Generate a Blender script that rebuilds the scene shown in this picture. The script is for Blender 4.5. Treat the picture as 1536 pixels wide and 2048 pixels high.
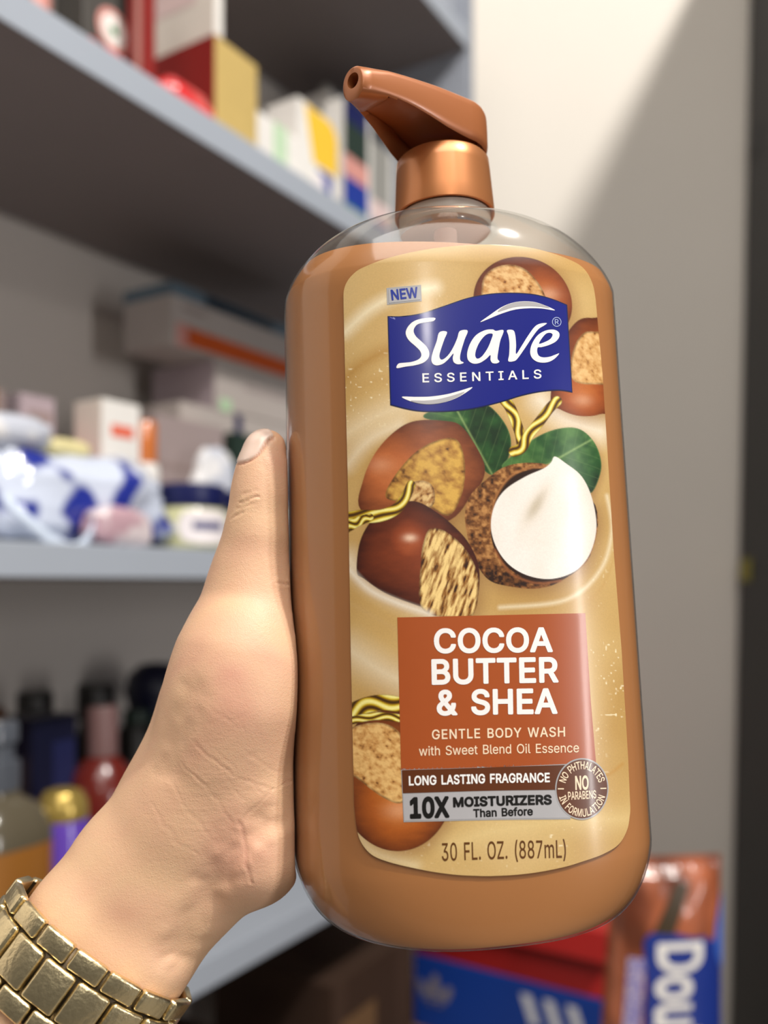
import bpy, bmesh, math, random
import numpy as np
from mathutils import Matrix, Vector, noise as mnoise
from mathutils.geometry import tessellate_polygon

# ------------------------------------------------------------------ camera, world, lamp, exposure
EYE = 1.20                     # eye height above the floor (m); "h" below is height relative to the eye
SC = bpy.context.scene
COL = SC.collection
for _o in list(bpy.data.objects):
    bpy.data.objects.remove(_o, do_unlink=True)

FOCAL_PX = 1750.0              # focal length for a 1536 x 2048 image
camd = bpy.data.cameras.new('camera')
camd.sensor_fit = 'AUTO'
camd.sensor_width = 36.0
camd.lens = FOCAL_PX / 2048.0 * 36.0
camd.shift_y = (1165 - 1024) / 2048.0
camd.clip_start = 0.01
camd.clip_end = 50
camd.dof.use_dof = True
camd.dof.focus_distance = 0.213
camd.dof.aperture_fstop = camd.lens / 4.2
cam = bpy.data.objects.new('camera', camd)
cam.location = (0, 0, EYE)
cam.rotation_euler = (math.pi / 2, 0, 0)
COL.objects.link(cam)
SC.camera = cam

world = bpy.data.worlds.new('room_light')
SC.world = world
world.use_nodes = True
_bg = world.node_tree.nodes['Background']
_bg.inputs[0].default_value = (1.0, 0.95, 0.90, 1)
_bg.inputs[1].default_value = 0.095

def lamp(name, loc, watts, radius, color):
    l = bpy.data.lights.new(name, 'POINT')
    l.energy = watts
    l.shadow_soft_size = radius
    l.color = color
    o = bpy.data.objects.new(name, l)
    o.location = loc
    COL.objects.link(o)
    return o
lamp('ceiling_lamp', (1.145, -0.5, EYE + 2.20), 250, 0.055, (1.0, 0.96, 0.90))
lamp('lamp_behind', (0.35, -1.6, EYE + 0.85), 15, 0.06, (1.0, 0.95, 0.88))
_al = bpy.data.lights.new('overhead_fill', 'AREA')       # added broad soft fill, unseen, above and behind the camera
_al.shape = 'RECTANGLE'; _al.size = 1.4; _al.size_y = 1.2; _al.energy = 36; _al.color = (1.0, 0.95, 0.89)
_ao = bpy.data.objects.new('overhead_fill', _al); _ao.location = (0.1, -0.9, EYE + 1.78); _ao.rotation_euler = (math.radians(18), 0, 0); COL.objects.link(_ao)

_dl = bpy.data.lights.new('label_streak_light', 'AREA')    # added unseen strip on the right, for the label's vertical streak
_dl.shape = 'RECTANGLE'; _dl.size = 0.09; _dl.size_y = 0.9; _dl.energy = 15.0; _dl.color = (1.0, 0.97, 0.96)
_do = bpy.data.objects.new('label_streak_light', _dl); _do.location = (1.9, -0.85, EYE + 0.05); _do.rotation_euler = (math.radians(90), 0, math.radians(90)); COL.objects.link(_do)

SC.view_settings.view_transform = 'Standard'
SC.view_settings.look = 'None'
SC.view_settings.gamma = 1.0
SC.view_settings.use_curve_mapping = False
SC.view_settings.exposure = 0.0

# ------------------------------------------------------------------ helpers
def lin(c):
    if isinstance(c, str):
        c = c.lstrip('#')
        c = [int(c[i:i + 2], 16) for i in (0, 2, 4)]
    r = []
    for v in c[:3]:
        v = v / 255.0
        r.append(v / 12.92 if v <= 0.04045 else ((v + 0.055) / 1.055) ** 2.4)
    return tuple(r)

def mat(name, rgb, rough=0.5, metal=0.0, vary=0.06, scale=40.0, bump=0.0, bscale=200.0, coat=0.0, spec=0.5, **kw):
    """a procedural material: base colour broken up by noise, optional bump"""
    m = bpy.data.materials.new(name)
    m.use_nodes = True
    nt = m.node_tree
    b = nt.nodes['Principled BSDF']
    c = lin(rgb)
    tc = nt.nodes.new('ShaderNodeTexCoord')
    nz = nt.nodes.new('ShaderNodeTexNoise')
    nz.inputs['Scale'].default_value = scale
    nz.inputs['Detail'].default_value = 3
    nt.links.new(tc.outputs['Object'], nz.inputs['Vector'])
    mx = nt.nodes.new('ShaderNodeMix')
    mx.data_type = 'RGBA'
    mx.inputs[6].default_value = (*[max(0, v * (1 - vary)) for v in c], 1)
    mx.inputs[7].default_value = (*[min(1, v * (1 + vary)) for v in c], 1)
    nt.links.new(nz.outputs[0], mx.inputs[0])
    nt.links.new(mx.outputs[2], b.inputs['Base Color'])
    b.inputs['Roughness'].default_value = rough
    b.inputs['Metallic'].default_value = metal
    b.inputs['Specular IOR Level'].default_value = spec
    if coat:
        b.inputs['Coat Weight'].default_value = coat
        b.inputs['Coat Roughness'].default_value = 0.12
    for k, v in kw.items():
        b.inputs[k.replace('_', ' ')].default_value = v
    if bump:
        n2 = nt.nodes.new('ShaderNodeTexNoise')
        n2.inputs['Scale'].default_value = bscale
        n2.inputs['Detail'].default_value = 4
        nt.links.new(tc.outputs['Object'], n2.inputs['Vector'])
        bp = nt.nodes.new('ShaderNodeBump')
        bp.inputs['Strength'].default_value = bump
        bp.inputs['Distance'].default_value = 0.002
        nt.links.new(n2.outputs[0], bp.inputs['Height'])
        nt.links.new(bp.outputs[0], b.inputs['Normal'])
    return m

def attr_mat(name, attr, rough=0.5, coat=0.0, grain=0.0, gscale=3000.0):
    """colour printed on the surface, held in a colour attribute, with printing grain on top"""
    m = bpy.data.materials.new(name)
    m.use_nodes = True
    nt = m.node_tree
    b = nt.nodes['Principled BSDF']
    a = nt.nodes.new('ShaderNodeAttribute')
    a.attribute_name = attr
    src = a.outputs['Color']
    if grain:
        tc = nt.nodes.new('ShaderNodeTexCoord')
        nz = nt.nodes.new('ShaderNodeTexNoise')
        nz.inputs['Scale'].default_value = gscale
        nt.links.new(tc.outputs['Object'], nz.inputs['Vector'])
        mr = nt.nodes.new('ShaderNodeMapRange')
        mr.inputs[3].default_value = 1 - grain
        mr.inputs[4].default_value = 1 + grain
        nt.links.new(nz.outputs[0], mr.inputs[0])
        mx = nt.nodes.new('ShaderNodeMix')
        mx.data_type = 'RGBA'
        mx.blend_type = 'MULTIPLY'
        mx.inputs[0].default_value = 1
        nt.links.new(src, mx.inputs[6])
        nt.links.new(mr.outputs[0], mx.inputs[7])
        src = mx.outputs[2]
    nt.links.new(src, b.inputs['Base Color'])
    b.inputs['Roughness'].default_value = rough
    if coat:
        b.inputs['Coat Weight'].default_value = coat
        b.inputs['Coat Roughness'].default_value = 0.18
    return m

def tag(o, label=None, cat=None, group=None, kind=None):
    if label: o['label'] = label
    if cat: o['category'] = cat
    if group: o['group'] = group
    if kind: o['kind'] = kind
    return o

def link(name, me, parent=None, mats=()):
    for m in mats:
        me.materials.append(m)
    o = bpy.data.objects.new(name, me)
    COL.objects.link(o)
    if parent is not None:
        o.parent = parent
    return o

def empty(name, loc, rz=0.0, label=None, cat=None, group=None):
    o = bpy.data.objects.new(name, None)
    o.empty_display_size = 0.02
    o.location = loc
    o.rotation_euler = (0, 0, rz)
    COL.objects.link(o)
    return tag(o, label, cat, group)

def mesh_from(verts, faces, smooth=False, name='mesh'):
    me = bpy.data.meshes.new(name)
    me.from_pydata([tuple(v) for v in verts], [], [tuple(f) for f in faces])
    me.update()
    if smooth:
        me.polygons.foreach_set('use_smooth', [True] * len(me.polygons))
    return me

def bm_mesh(bm, smooth=False, name='mesh'):
    me = bpy.data.meshes.new(name)
    bmesh.ops.recalc_face_normals(bm, faces=bm.faces)
    bm.to_mesh(me)
    bm.free()
    if smooth:
        me.polygons.foreach_set('use_smooth', [True] * len(me.polygons))
    return me

def bm_box(bm, lo, hi, bevel=0.0, seg=2, mi=0):
    x0, y0, z0 = lo
    x1, y1, z1 = hi
    vs = [bm.verts.new(p) for p in ((x0, y0, z0), (x1, y0, z0), (x1, y1, z0), (x0, y1, z0),
                                    (x0, y0, z1), (x1, y0, z1), (x1, y1, z1), (x0, y1, z1))]
    fs = [bm.faces.new([vs[i] for i in f]) for f in
          ((0, 3, 2, 1), (4, 5, 6, 7), (0, 1, 5, 4), (1, 2, 6, 5), (2, 3, 7, 6), (3, 0, 4, 7))]
    for f in fs: f.material_index = mi
    if bevel:
        es = list({e for f in fs for e in f.edges})
        r = bmesh.ops.bevel(bm, geom=es, offset=bevel, segments=seg, affect='EDGES', profile=0.5)
        for f in r['faces']: f.material_index = mi
    return fs

def box_obj(name, lo, hi, m, parent=None, bevel=0.0):
    bm = bmesh.new()
    bm_box(bm, lo, hi, bevel)
    return link(name, bm_mesh(bm), parent, [m])

def lathe(profile, seg=40, squash=1.0, power=2.0):
    """profile [(r, z)] turned about z; squash scales depth, power > 2 squares the section"""
    verts, faces = [], []
    n = len(profile)
    for r, z in profile:
        for k in range(seg):
            t = 2 * math.pi * k / seg
            c, s = math.cos(t), math.sin(t)
            if power != 2.0:
                c = math.copysign(abs(c) ** (2 / power), c)
                s = math.copysign(abs(s) ** (2 / power), s)
            verts.append((r * c, r * s * squash, z))
    for i in range(n - 1):
        for k in range(seg):
            a = i * seg + k
            b = i * seg + (k + 1) % seg
            faces.append((a, b, b + seg, a + seg))
    faces.append(tuple(range(seg))[::-1])
    faces.append(tuple(range((n - 1) * seg, n * seg)))
    return verts, faces

def lathe_obj(name, profile, m, parent=None, seg=40, squash=1.0, power=2.0, loc=(0, 0, 0)):
    v, f = lathe(profile, seg, squash, power)
    me = mesh_from(v, f, True)
    o = link(name, me, parent, [m])
    o.location = loc
    mark_sharp(me, 40)
    return o

def mark_sharp(me, deg):
    bm = bmesh.new()
    bm.from_mesh(me)
    a = math.radians(deg)
    for e in bm.edges:
        if len(e.link_faces) == 2 and e.calc_face_angle(0) > a:
            e.smooth = False
    bm.to_mesh(me)
    bm.free()

def smoothstep(a, b, x):
    t = np.clip((x - a) / (b - a), 0, 1)
    return t * t * (3 - 2 * t)

def vnoise(x, y, seed=0):
    """value noise on arrays"""
    xi = np.floor(x).astype(np.int64); yi = np.floor(y).astype(np.int64)
    xf = x - xi; yf = y - yi
    u = xf * xf * (3 - 2 * xf); v = yf * yf * (3 - 2 * yf)
    def h(i, j):
        n = (i * 374761393 + j * 668265263 + seed * 974634521) & 0x7fffffff
        n = ((n ^ (n >> 13)) * 1274126177) & 0x7fffffff
        return ((n ^ (n >> 16)) & 0xffff) / 65535.0
    return (h(xi, yi) * (1 - u) + h(xi + 1, yi) * u) * (1 - v) + (h(xi, yi + 1) * (1 - u) + h(xi + 1, yi + 1) * u) * v

def fbm(x, y, seed=0, oct=4):
    s = 0; a = 0.5; t = 0
    for k in range(oct):
        s = s + a * vnoise(x * 2 ** k, y * 2 ** k, seed + k); t += a; a *= 0.5
    return s / t

def catmull(pts, closed=True, n=8):
    P = np.array(pts, float)
    N = len(P)
    out = []
    rng = range(N if closed else N - 1)
    for i in rng:
        if closed:
            p0, p1, p2, p3 = P[i - 1], P[i], P[(i + 1) % N], P[(i + 2) % N]
        else:
            p0, p1, p2, p3 = P[max(i - 1, 0)], P[i], P[i + 1], P[min(i + 2, N - 1)]
        for k in range(n):
            t = k / n
            out.append(0.5 * (2 * p1 + (p2 - p0) * t + (2 * p0 - 5 * p1 + 4 * p2 - p3) * t * t + (3 * p1 - p0 - 3 * p2 + p3) * t ** 3))
    if not closed: out.append(P[-1])
    return np.array(out)

# ------------------------------------------------------------------ lettering (outlines of a plain grotesque alphabet)

ADV={"&":448,"(":273,")":273,".":188,"0":453,"1":453,"3":453,"7":453,"8":453,"A":480,"B":456,"C":510,"D":502,"E":419,"F":410,"G":520,"H":517,"I":300,"L":393,"M":628,"N":523,"O":533,"P":445,"R":449,"S":447,"T":449,"U":517,"W":686,"X":474,"Y":472,"Z":438,"a":389,"b":424,"c":396,"d":424,"e":404,"f":254,"g":425,"h":410,"i":167,"l":189,"m":610,"n":410,"o":415,"r":259,"s":365,"t":227,"u":410,"w":567}
FONT="""
l( 172,-96;174,-99;184,-100;234,-100;240,-96;201,-6;175,69;160,139;155,204;160,274;174,354;201,444;216,484;240,539;234,543;174,542;161,519;138,469;114,399;97,324;88,264;85,219;86,169;91,129;98,89;113,34;128,-6;146,-46
l) 33,-96;37,-100;52,-100;97,-100;101,-96;130,-41;158,29;175,89;185,149;188,204;186,249;182,294;171,354;156,409;139,459;118,509;101,539;97,543;37,543;33,539;69,454;95,369;112,284;117,244;118,204;113,139;98,69;73,-6
l. 76,-4;95,-8;115,-5;130,5;141,21;145,41;141,61;130,77;115,87;95,91;75,86;60,76;49,61;46,41;50,21;60,7
l0 188,-7;228,-11;268,-6;303,6;334,28;361,58;383,98;397,143;406,193;409,258;404,328;394,378;376,423;353,460;325,488;293,507;253,518;213,519;173,511;143,498;117,478;91,448;70,408;55,363;47,313;44,253;47,193;56,143;70,98;92,58;118,29;148,8;170,-2|198,58;178,67;158,85;142,108;129,138;121,168;115,208;113,253;116,303;121,338;128,368;138,393;153,418;173,438;193,449;218,455;238,455;263,448;286,433;304,413;320,383;330,348;338,303;340,253;338,208;332,168;322,133;309,103;293,82;273,66;253,57;228,54
l3 174,-7;209,-11;244,-10;279,-3;309,8;339,26;359,45;376,68;388,93;394,113;397,133;395,168;385,203;368,233;344,258;313,278;286,288;264,293;239,294;234,298;376,458;376,508;374,512;74,513;69,512;66,508;66,453;69,448;274,448;278,443;155,303;153,298;153,248;159,244;214,243;249,238;276,228;299,212;310,198;318,183;325,153;325,138;322,118;316,103;309,92;289,73;264,61;234,55;194,56;164,64;139,80;124,98;117,113;113,133;109,136;44,136;40,133;43,108;51,83;61,63;79,41;99,24;119,12;144,1
l7 93,0;97,-4;162,-4;167,-3;169,0;393,445;395,505;392,512;62,513;59,510;58,455;59,450;62,448;312,448;317,445
l8 181,-7;222,-11;262,-8;297,-1;327,12;357,32;377,53;395,83;403,113;405,133;403,158;397,183;388,203;374,223;360,238;342,253;321,263;316,268;337,279;352,293;367,313;377,333;383,353;386,378;384,403;377,428;360,458;347,474;332,487;297,506;257,517;222,519;187,516;157,507;129,493;107,476;88,453;75,428;67,398;66,378;68,358;73,338;82,318;91,303;105,288;117,278;136,268;132,263;112,253;92,238;74,218;62,198;53,173;48,148;48,123;53,98;60,78;68,63;82,46;97,31;117,17;137,7;157,-1|187,58;167,65;147,77;133,93;125,108;120,128;120,153;126,173;134,188;147,203;167,217;187,226;207,230;232,231;257,228;277,221;297,210;318,188;326,173;331,158;333,138;331,123;327,108;319,93;311,83;297,72;282,63;267,58;247,54;227,53|197,297;181,303;165,313;152,327;143,343;138,358;137,378;140,398;145,413;156,428;167,438;182,447;197,452;217,456;242,455;262,451;277,444;292,433;301,423;307,413;313,398;315,368;312,353;307,338;297,323;287,313;262,299;232,294;212,294
lB 56,0;60,-4;245,-4;300,0;335,10;365,25;389,45;404,65;415,91;421,125;420,160;413,190;396,220;377,240;350,257;325,265;360,284;380,303;395,330;402,365;399,405;386,440;377,455;365,469;338,490;305,504;265,512;60,513;57,510|130,62;129,65;129,225;130,227;250,227;280,223;300,216;315,207;329,195;340,180;347,165;350,150;351,135;350,120;344,105;338,95;329,85;315,75;295,67;260,61|130,289;129,295;129,445;130,447;240,448;270,445;287,440;300,433;311,425;320,413;327,400;331,385;330,355;326,340;317,325;308,315;296,305;275,295;250,290
lE 56,0;60,-4;100,-4;375,-4;379,0;379,55;375,61;135,61;130,62;129,65;129,220;130,224;355,225;359,230;359,285;355,290;130,290;129,445;135,448;375,449;376,455;375,511;60,513;57,510
lF 56,0;60,-4;85,-4;125,-4;129,0;129,215;130,217;345,217;350,220;350,276;350,280;345,282;130,283;129,285;129,445;135,448;370,448;372,450;373,455;373,505;373,510;370,512;60,513;57,510
lL 56,0;60,-4;325,-4;360,-4;365,0;365,55;363,60;360,61;135,61;130,62;129,65;129,505;128,510;125,513;60,513;57,510
lO 222,-7;265,-11;315,-6;360,8;400,32;434,63;460,100;480,143;493,198;497,253;493,313;481,363;468,393;457,413;430,450;410,469;390,484;370,496;345,507;300,517;250,519;205,512;180,503;160,494;125,470;94,438;68,398;53,363;41,313;36,253;40,198;54,143;75,98;100,62;135,30;175,7;200,-2|250,58;215,66;185,80;160,101;139,128;124,158;113,193;108,238;109,283;115,323;125,353;140,383;160,408;185,428;215,443;245,450;280,451;310,446;345,431;370,411;393,383;409,353;421,313;426,268;425,223;418,183;408,153;392,123;370,97;345,78;315,64;285,58
lR 56,0;60,-4;85,-4;125,-4;129,0;129,190;130,193;240,194;245,193;350,-2;355,-4;425,-4;430,-3;432,0;321,205;360,230;385,255;394,270;403,290;412,330;413,360;411,385;406,405;399,425;388,445;376,460;361,475;345,486;310,502;265,511;60,513;57,510|105,202;100,205;101,250;120,251;121,205;115,202|130,259;129,265;129,445;130,447;235,448;265,446;285,440;298,435;310,427;322,415;332,400;338,380;341,360;341,340;337,320;331,305;322,290;311,280;290,268;260,261
lS 175,-9;223,-13;263,-10;303,-2;333,11;363,31;383,52;401,81;410,111;412,146;406,181;400,196;390,211;368,235;343,253;313,267;278,279;198,302;163,315;148,324;134,336;126,346;122,356;119,371;121,391;128,410;138,423;153,436;168,444;188,450;213,454;238,454;258,451;278,445;298,435;313,423;322,411;329,396;334,376;338,374;403,375;405,381;403,396;396,421;387,441;368,466;351,481;328,496;298,509;273,515;238,519;193,517;158,510;128,498;98,478;76,456;61,431;51,401;48,371;53,336;67,306;89,281;118,261;153,245;263,213;298,199;313,190;328,177;336,166;339,156;341,136;338,116;331,101;318,85;303,74;283,64;258,56;233,53;208,54;183,58;163,64;143,75;128,88;119,101;112,116;109,136;103,141;38,141;34,136;35,126;43,91;55,66;73,42;93,24;118,9;148,-3
lZ 38,0;40,-3;45,-4;265,-4;395,-4;400,-4;403,0;403,55;400,61;125,60;400,460;400,510;395,513;40,513;37,510;36,455;37,450;40,448;305,449;310,448;312,445;275,395;39,50;38,45|100,43;97,50;105,50
la 122,-9;145,-12;170,-12;190,-10;210,-5;230,4;245,14;259,26;270,40;273,36;273,1;275,-4;335,-4;340,1;341,251;337,291;326,321;310,344;290,362;260,377;225,386;190,388;155,385;120,375;93,361;68,341;49,316;37,291;43,286;100,270;119,296;140,313;165,323;200,327;225,323;245,314;259,301;268,281;271,251;267,241;260,237;240,232;145,219;100,208;75,196;60,186;46,171;36,156;28,131;26,106;30,76;39,51;53,31;70,15;95,0|150,51;135,54;120,61;108,71;101,81;96,96;96,111;100,126;106,136;120,148;145,158;240,173;271,181;271,136;270,121;263,101;250,81;230,65;205,54;180,50
lc 168,-8;194,-12;234,-10;264,-4;294,9;319,26;339,47;355,72;367,102;362,107;304,121;300,117;294,102;285,87;264,66;249,58;234,53;199,51;174,55;149,68;130,87;115,112;106,137;101,167;100,197;105,232;112,257;122,277;137,297;154,312;174,321;199,326;224,325;244,320;264,310;279,297;290,282;299,261;304,258;359,272;366,277;359,297;349,315;337,332;323,347;309,358;289,370;269,378;244,385;209,388;169,385;134,374;109,359;84,338;63,312;47,282;35,242;30,202;32,157;39,117;53,82;74,49;102,22;134,3
ld 158,-8;184,-12;204,-12;224,-10;244,-4;264,6;278,17;304,47;309,42;309,2;312,-3;374,-3;376,2;376,507;374,512;308,512;307,507;307,337;304,330;279,360;262,372;244,381;229,385;204,388;164,386;129,375;109,364;94,352;67,322;46,282;38,257;33,232;30,187;34,142;45,97;64,59;77,42;91,27;119,7;139,-3|194,51;174,55;154,64;138,77;123,97;113,117;104,147;101,177;101,207;104,232;111,257;120,277;135,297;152,312;169,320;189,325;214,325;234,322;254,313;269,302;286,282;296,262;303,237;307,207;307,172;303,142;296,117;286,97;274,81;259,67;239,57;219,52
le 170,-8;199,-12;239,-11;269,-4;299,8;324,24;344,43;360,67;369,92;364,95;304,109;288,82;279,72;264,62;239,53;204,50;174,56;149,67;128,87;112,112;102,147;101,162;104,165;369,165;374,167;375,207;370,252;359,287;344,317;324,342;299,362;269,377;234,386;204,388;164,384;134,374;104,357;78,332;57,302;42,267;34,232;30,187;33,147;42,107;58,72;79,43;104,20;134,3|79,176;79,217;89,217;92,212;92,177;89,174;84,173|314,211;314,217;324,217;319,216|104,225;101,227;102,232;110,262;121,282;133,297;149,310;164,318;184,324;204,326;224,325;239,321;254,314;271,302;283,287;294,267;301,247;304,227;299,225
lh 49,0;53,-4;108,-4;113,-4;118,0;118,225;122,260;133,285;143,298;153,307;178,320;208,325;238,321;261,310;279,290;289,265;292,235;292,0;298,-4;343,-4;358,-4;361,0;361,255;356,290;345,320;328,347;303,369;273,382;243,388;208,387;178,380;148,364;133,350;123,338;118,340;118,505;117,510;113,513;53,513;49,510
li 49,0;51,-4;56,-4;106,-4;116,-2;118,0;118,380;111,383;56,383;51,383;49,380|73,440;91,439;106,444;120,455;128,470;130,490;125,505;111,519;96,526;76,527;61,522;47,510;39,495;38,475;44,460;56,447
ll 106,-2;128,-6;148,-6;178,-2;185,3;173,57;168,58;143,56;133,58;128,60;123,66;119,83;118,508;113,513;53,513;49,508;49,73;54,48;67,23;83,8
lm 49,0;53,-4;108,-4;113,-4;118,0;118,240;121,265;131,290;148,309;173,322;198,326;223,323;243,314;253,305;261,295;269,275;270,260;270,0;273,-3;278,-4;338,-3;339,0;339,250;342,270;353,294;368,310;378,317;393,323;418,326;443,323;463,315;479,300;489,280;492,255;492,0;498,-4;558,-4;561,0;561,265;555,305;548,323;538,340;518,363;493,378;478,384;458,389;423,390;393,384;363,370;338,349;318,321;302,350;288,365;278,374;267,380;248,387;218,390;188,386;161,375;138,357;118,332;116,380;113,383;53,383;49,380;49,375
ln 49,0;53,-4;108,-4;113,-4;118,0;118,225;122,260;133,285;143,298;153,307;178,320;208,325;238,321;261,310;279,290;289,265;292,235;292,0;298,-4;343,-4;358,-4;361,0;361,240;359,275;352,305;343,325;328,347;308,365;283,379;258,386;228,388;198,386;173,378;149,365;133,350;118,330;116,335;116,380;113,383;53,383;49,380
lo 168,-8;204,-12;244,-9;279,2;304,15;329,36;351,62;369,97;380,132;385,177;382,227;373,267;358,302;337,332;310,357;279,375;244,385;209,388;169,385;134,374;109,359;84,338;63,312;47,282;35,242;30,202;32,157;39,117;53,82;74,49;102,22;134,3|189,52;169,57;149,68;134,82;119,104;109,127;102,157;100,187;102,217;107,242;116,267;128,287;144,304;159,315;179,322;199,326;224,325;244,320;264,310;283,292;297,272;307,247;313,222;315,192;314,162;309,137;299,109;285,87;271,72;254,60;234,53;214,51
ls 139,-8;171,-12;206,-11;236,-6;266,5;291,20;309,37;323,57;332,82;335,107;331,137;319,162;301,182;281,195;256,206;146,235;126,247;115,262;113,282;115,292;121,302;141,318;156,324;171,327;206,327;231,319;241,312;251,301;266,275;271,274;326,287;328,292;318,317;309,332;296,349;281,362;266,371;231,384;201,388;166,387;136,382;111,373;86,358;68,342;54,322;45,297;43,267;47,242;60,217;76,200;96,186;126,173;216,150;236,143;252,132;262,117;264,107;262,92;258,82;251,73;241,65;226,57;196,50;161,51;146,55;129,62;121,68;111,79;96,110;33,97;33,87;42,62;54,42;66,28;81,16;96,6;116,-2
lt 133,-4;156,-8;181,-8;206,-4;217,1;204,56;201,58;166,54;146,58;141,62;135,71;130,96;130,321;136,323;206,324;207,381;201,383;131,384;130,386;130,471;126,475;66,475;61,471;61,386;56,383;6,383;3,381;3,326;6,323;56,323;60,321;61,91;65,61;72,41;87,21;106,6
lw 133,0;138,-4;193,-4;198,-4;203,0;259,195;283,287;288,276;315,170;364,0;368,-4;373,-4;428,-4;433,-2;547,375;548,381;543,383;483,383;476,380;424,195;398,88;365,215;320,380;318,383;253,383;248,380;194,185;173,96;168,96;143,195;91,380;88,383;83,383;23,383;19,380
mA 10,-10;16,-12;86,-12;92,-10;96,-4;141,125;146,130;331,130;336,129;386,-8;396,-12;461,-12;469,-10;474,-5;474,5;289,510;286,515;281,520;201,521;196,520;191,515;5,5;6,-5|176,211;173,215;236,406;241,405;268,320;306,215;301,211
mB 54,-10;60,-12;245,-12;275,-11;305,-7;340,3;370,19;390,35;410,60;422,85;429,115;429,150;423,185;412,210;395,234;375,252;352,265;353,270;370,281;384,295;400,320;405,335;409,355;410,375;408,400;400,430;385,458;365,480;337,500;300,514;255,520;60,521;55,520;50,515;48,505;48,0;49,-5|140,69;137,75;137,215;140,219;250,219;275,216;295,210;310,201;323,190;334,175;342,150;343,135;341,120;338,110;330,97;320,87;310,81;290,74;260,69|140,297;137,300;137,305;137,435;140,440;240,440;265,438;280,434;295,427;313,410;318,400;323,385;324,370;322,355;317,340;311,330;302,320;290,311;270,302;250,298
mD 54,-10;60,-12;235,-12;260,-10;295,-4;340,12;370,29;405,58;430,89;445,115;455,140;463,165;469,195;474,255;469,315;457,365;437,410;420,435;407,450;386,470;370,481;345,496;315,508;285,515;260,519;225,521;60,521;55,520;50,515;48,505;48,0;49,-5|140,69;137,75;137,435;140,440;235,439;270,435;295,427;325,410;346,390;365,362;379,325;386,285;387,240;382,200;376,175;368,155;355,131;337,110;315,93;290,81;270,75;240,70
mE 54,-10;60,-12;375,-12;382,-10;386,-5;387,60;380,68;140,69;137,75;137,215;140,217;355,217;363,220;367,230;367,285;365,293;360,297;140,298;137,300;137,435;140,440;375,440;380,443;384,450;384,510;380,518;370,521;60,521;55,520;50,515;48,505;48,0;49,-5
mF 54,-10;60,-12;125,-12;130,-11;136,-5;137,205;140,209;345,209;350,210;355,213;358,220;358,280;356,285;350,290;140,290;137,295;137,435;140,440;365,440;375,441;380,448;381,455;381,510;375,519;365,521;60,521;55,520;50,515;48,505;48,0;49,-5
mG 235,-17;285,-18;330,-12;370,2;405,23;435,50;460,83;478,123;488,168;490,253;490,258;485,265;475,268;280,267;273,263;271,258;271,198;275,190;285,187;395,187;400,186;402,183;399,163;390,138;375,113;360,97;335,80;305,69;270,65;235,68;206,78;180,94;160,113;140,142;130,163;124,183;117,223;116,268;121,313;131,348;147,378;166,403;195,426;220,437;245,442;275,443;305,439;335,427;360,407;379,383;390,363;397,343;402,338;410,337;475,337;480,338;485,343;486,348;482,368;467,408;449,438;425,466;395,490;365,507;334,518;295,526;245,527;200,519;155,501;130,485;115,474;85,442;58,398;40,348;30,293;29,233;36,178;50,128;59,108;75,81;107,43;145,14;185,-5
mH 54,-10;60,-12;125,-12;130,-11;136,-5;137,215;140,220;145,220;375,220;380,218;381,-5;385,-10;390,-12;455,-12;465,-9;469,0;469,505;469,510;465,517;455,521;395,521;389,520;382,515;380,505;380,305;375,301;140,301;137,305;137,505;135,514;130,519;125,521;60,521;55,520;50,515;48,505;48,0;49,-5
mI 25,-10;31,-12;266,-12;276,-10;280,-5;281,55;278,65;271,69;196,69;195,75;195,435;196,439;201,440;271,440;279,445;281,450;281,510;276,519;266,521;31,521;26,520;21,515;19,510;19,455;21,445;26,441;31,440;101,440;106,435;106,70;31,69;22,65;19,55;19,0;20,-5
mL 54,-10;60,-12;360,-12;365,-11;370,-8;373,0;373,60;370,65;365,68;138,70;137,75;137,510;135,515;130,519;125,521;60,521;55,520;50,515;48,510;48,0;49,-5
mM 54,-10;60,-12;125,-12;130,-9;134,0;133,345;135,353;158,290;275,-5;280,-10;290,-12;345,-12;353,-5;490,350;493,340;493,-5;498,-10;505,-12;565,-12;575,-9;580,0;580,505;580,510;575,518;565,521;475,521;466,515;341,190;315,114;289,190;162,515;155,520;150,521;60,521;55,520;50,515;48,505;48,0;49,-5
mN 54,-10;60,-12;125,-12;131,-10;136,-5;137,0;137,295;135,378;191,285;380,-10;390,-12;465,-12;470,-10;474,-5;475,505;473,515;470,518;465,521;400,521;390,517;387,510;387,145;385,136;359,180;145,517;135,521;60,521;55,520;50,515;48,505;48,0;49,-5
mO 235,-17;285,-18;330,-11;375,6;415,33;449,68;475,112;493,158;503,213;505,273;497,333;482,383;457,428;428,463;390,494;365,507;345,515;300,525;250,527;200,519;160,503;120,477;105,463;85,440;59,398;40,348;31,298;29,233;36,178;51,128;75,83;89,63;108,43;145,14;185,-5;205,-11|240,67;210,76;181,93;160,113;139,143;127,173;119,208;115,253;118,298;125,328;136,358;154,388;175,411;200,428;225,438;255,443;285,443;320,434;350,418;372,398;393,368;406,338;415,298;418,253;416,213;410,183;397,148;380,121;359,98;335,82;305,70;275,65
mP 54,-10;60,-12;125,-12;130,-11;136,-5;137,170;140,174;250,174;280,177;305,183;335,195;358,210;380,230;398,255;413,290;419,325;420,360;415,395;405,425;388,455;365,479;340,497;320,506;300,513;280,517;250,520;60,521;55,520;50,515;48,505;48,0;49,-5|140,254;137,260;137,435;140,440;235,440;260,438;287,430;310,414;320,400;327,385;331,365;332,345;331,325;327,310;320,295;309,280;285,264;260,256;235,254
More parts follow.
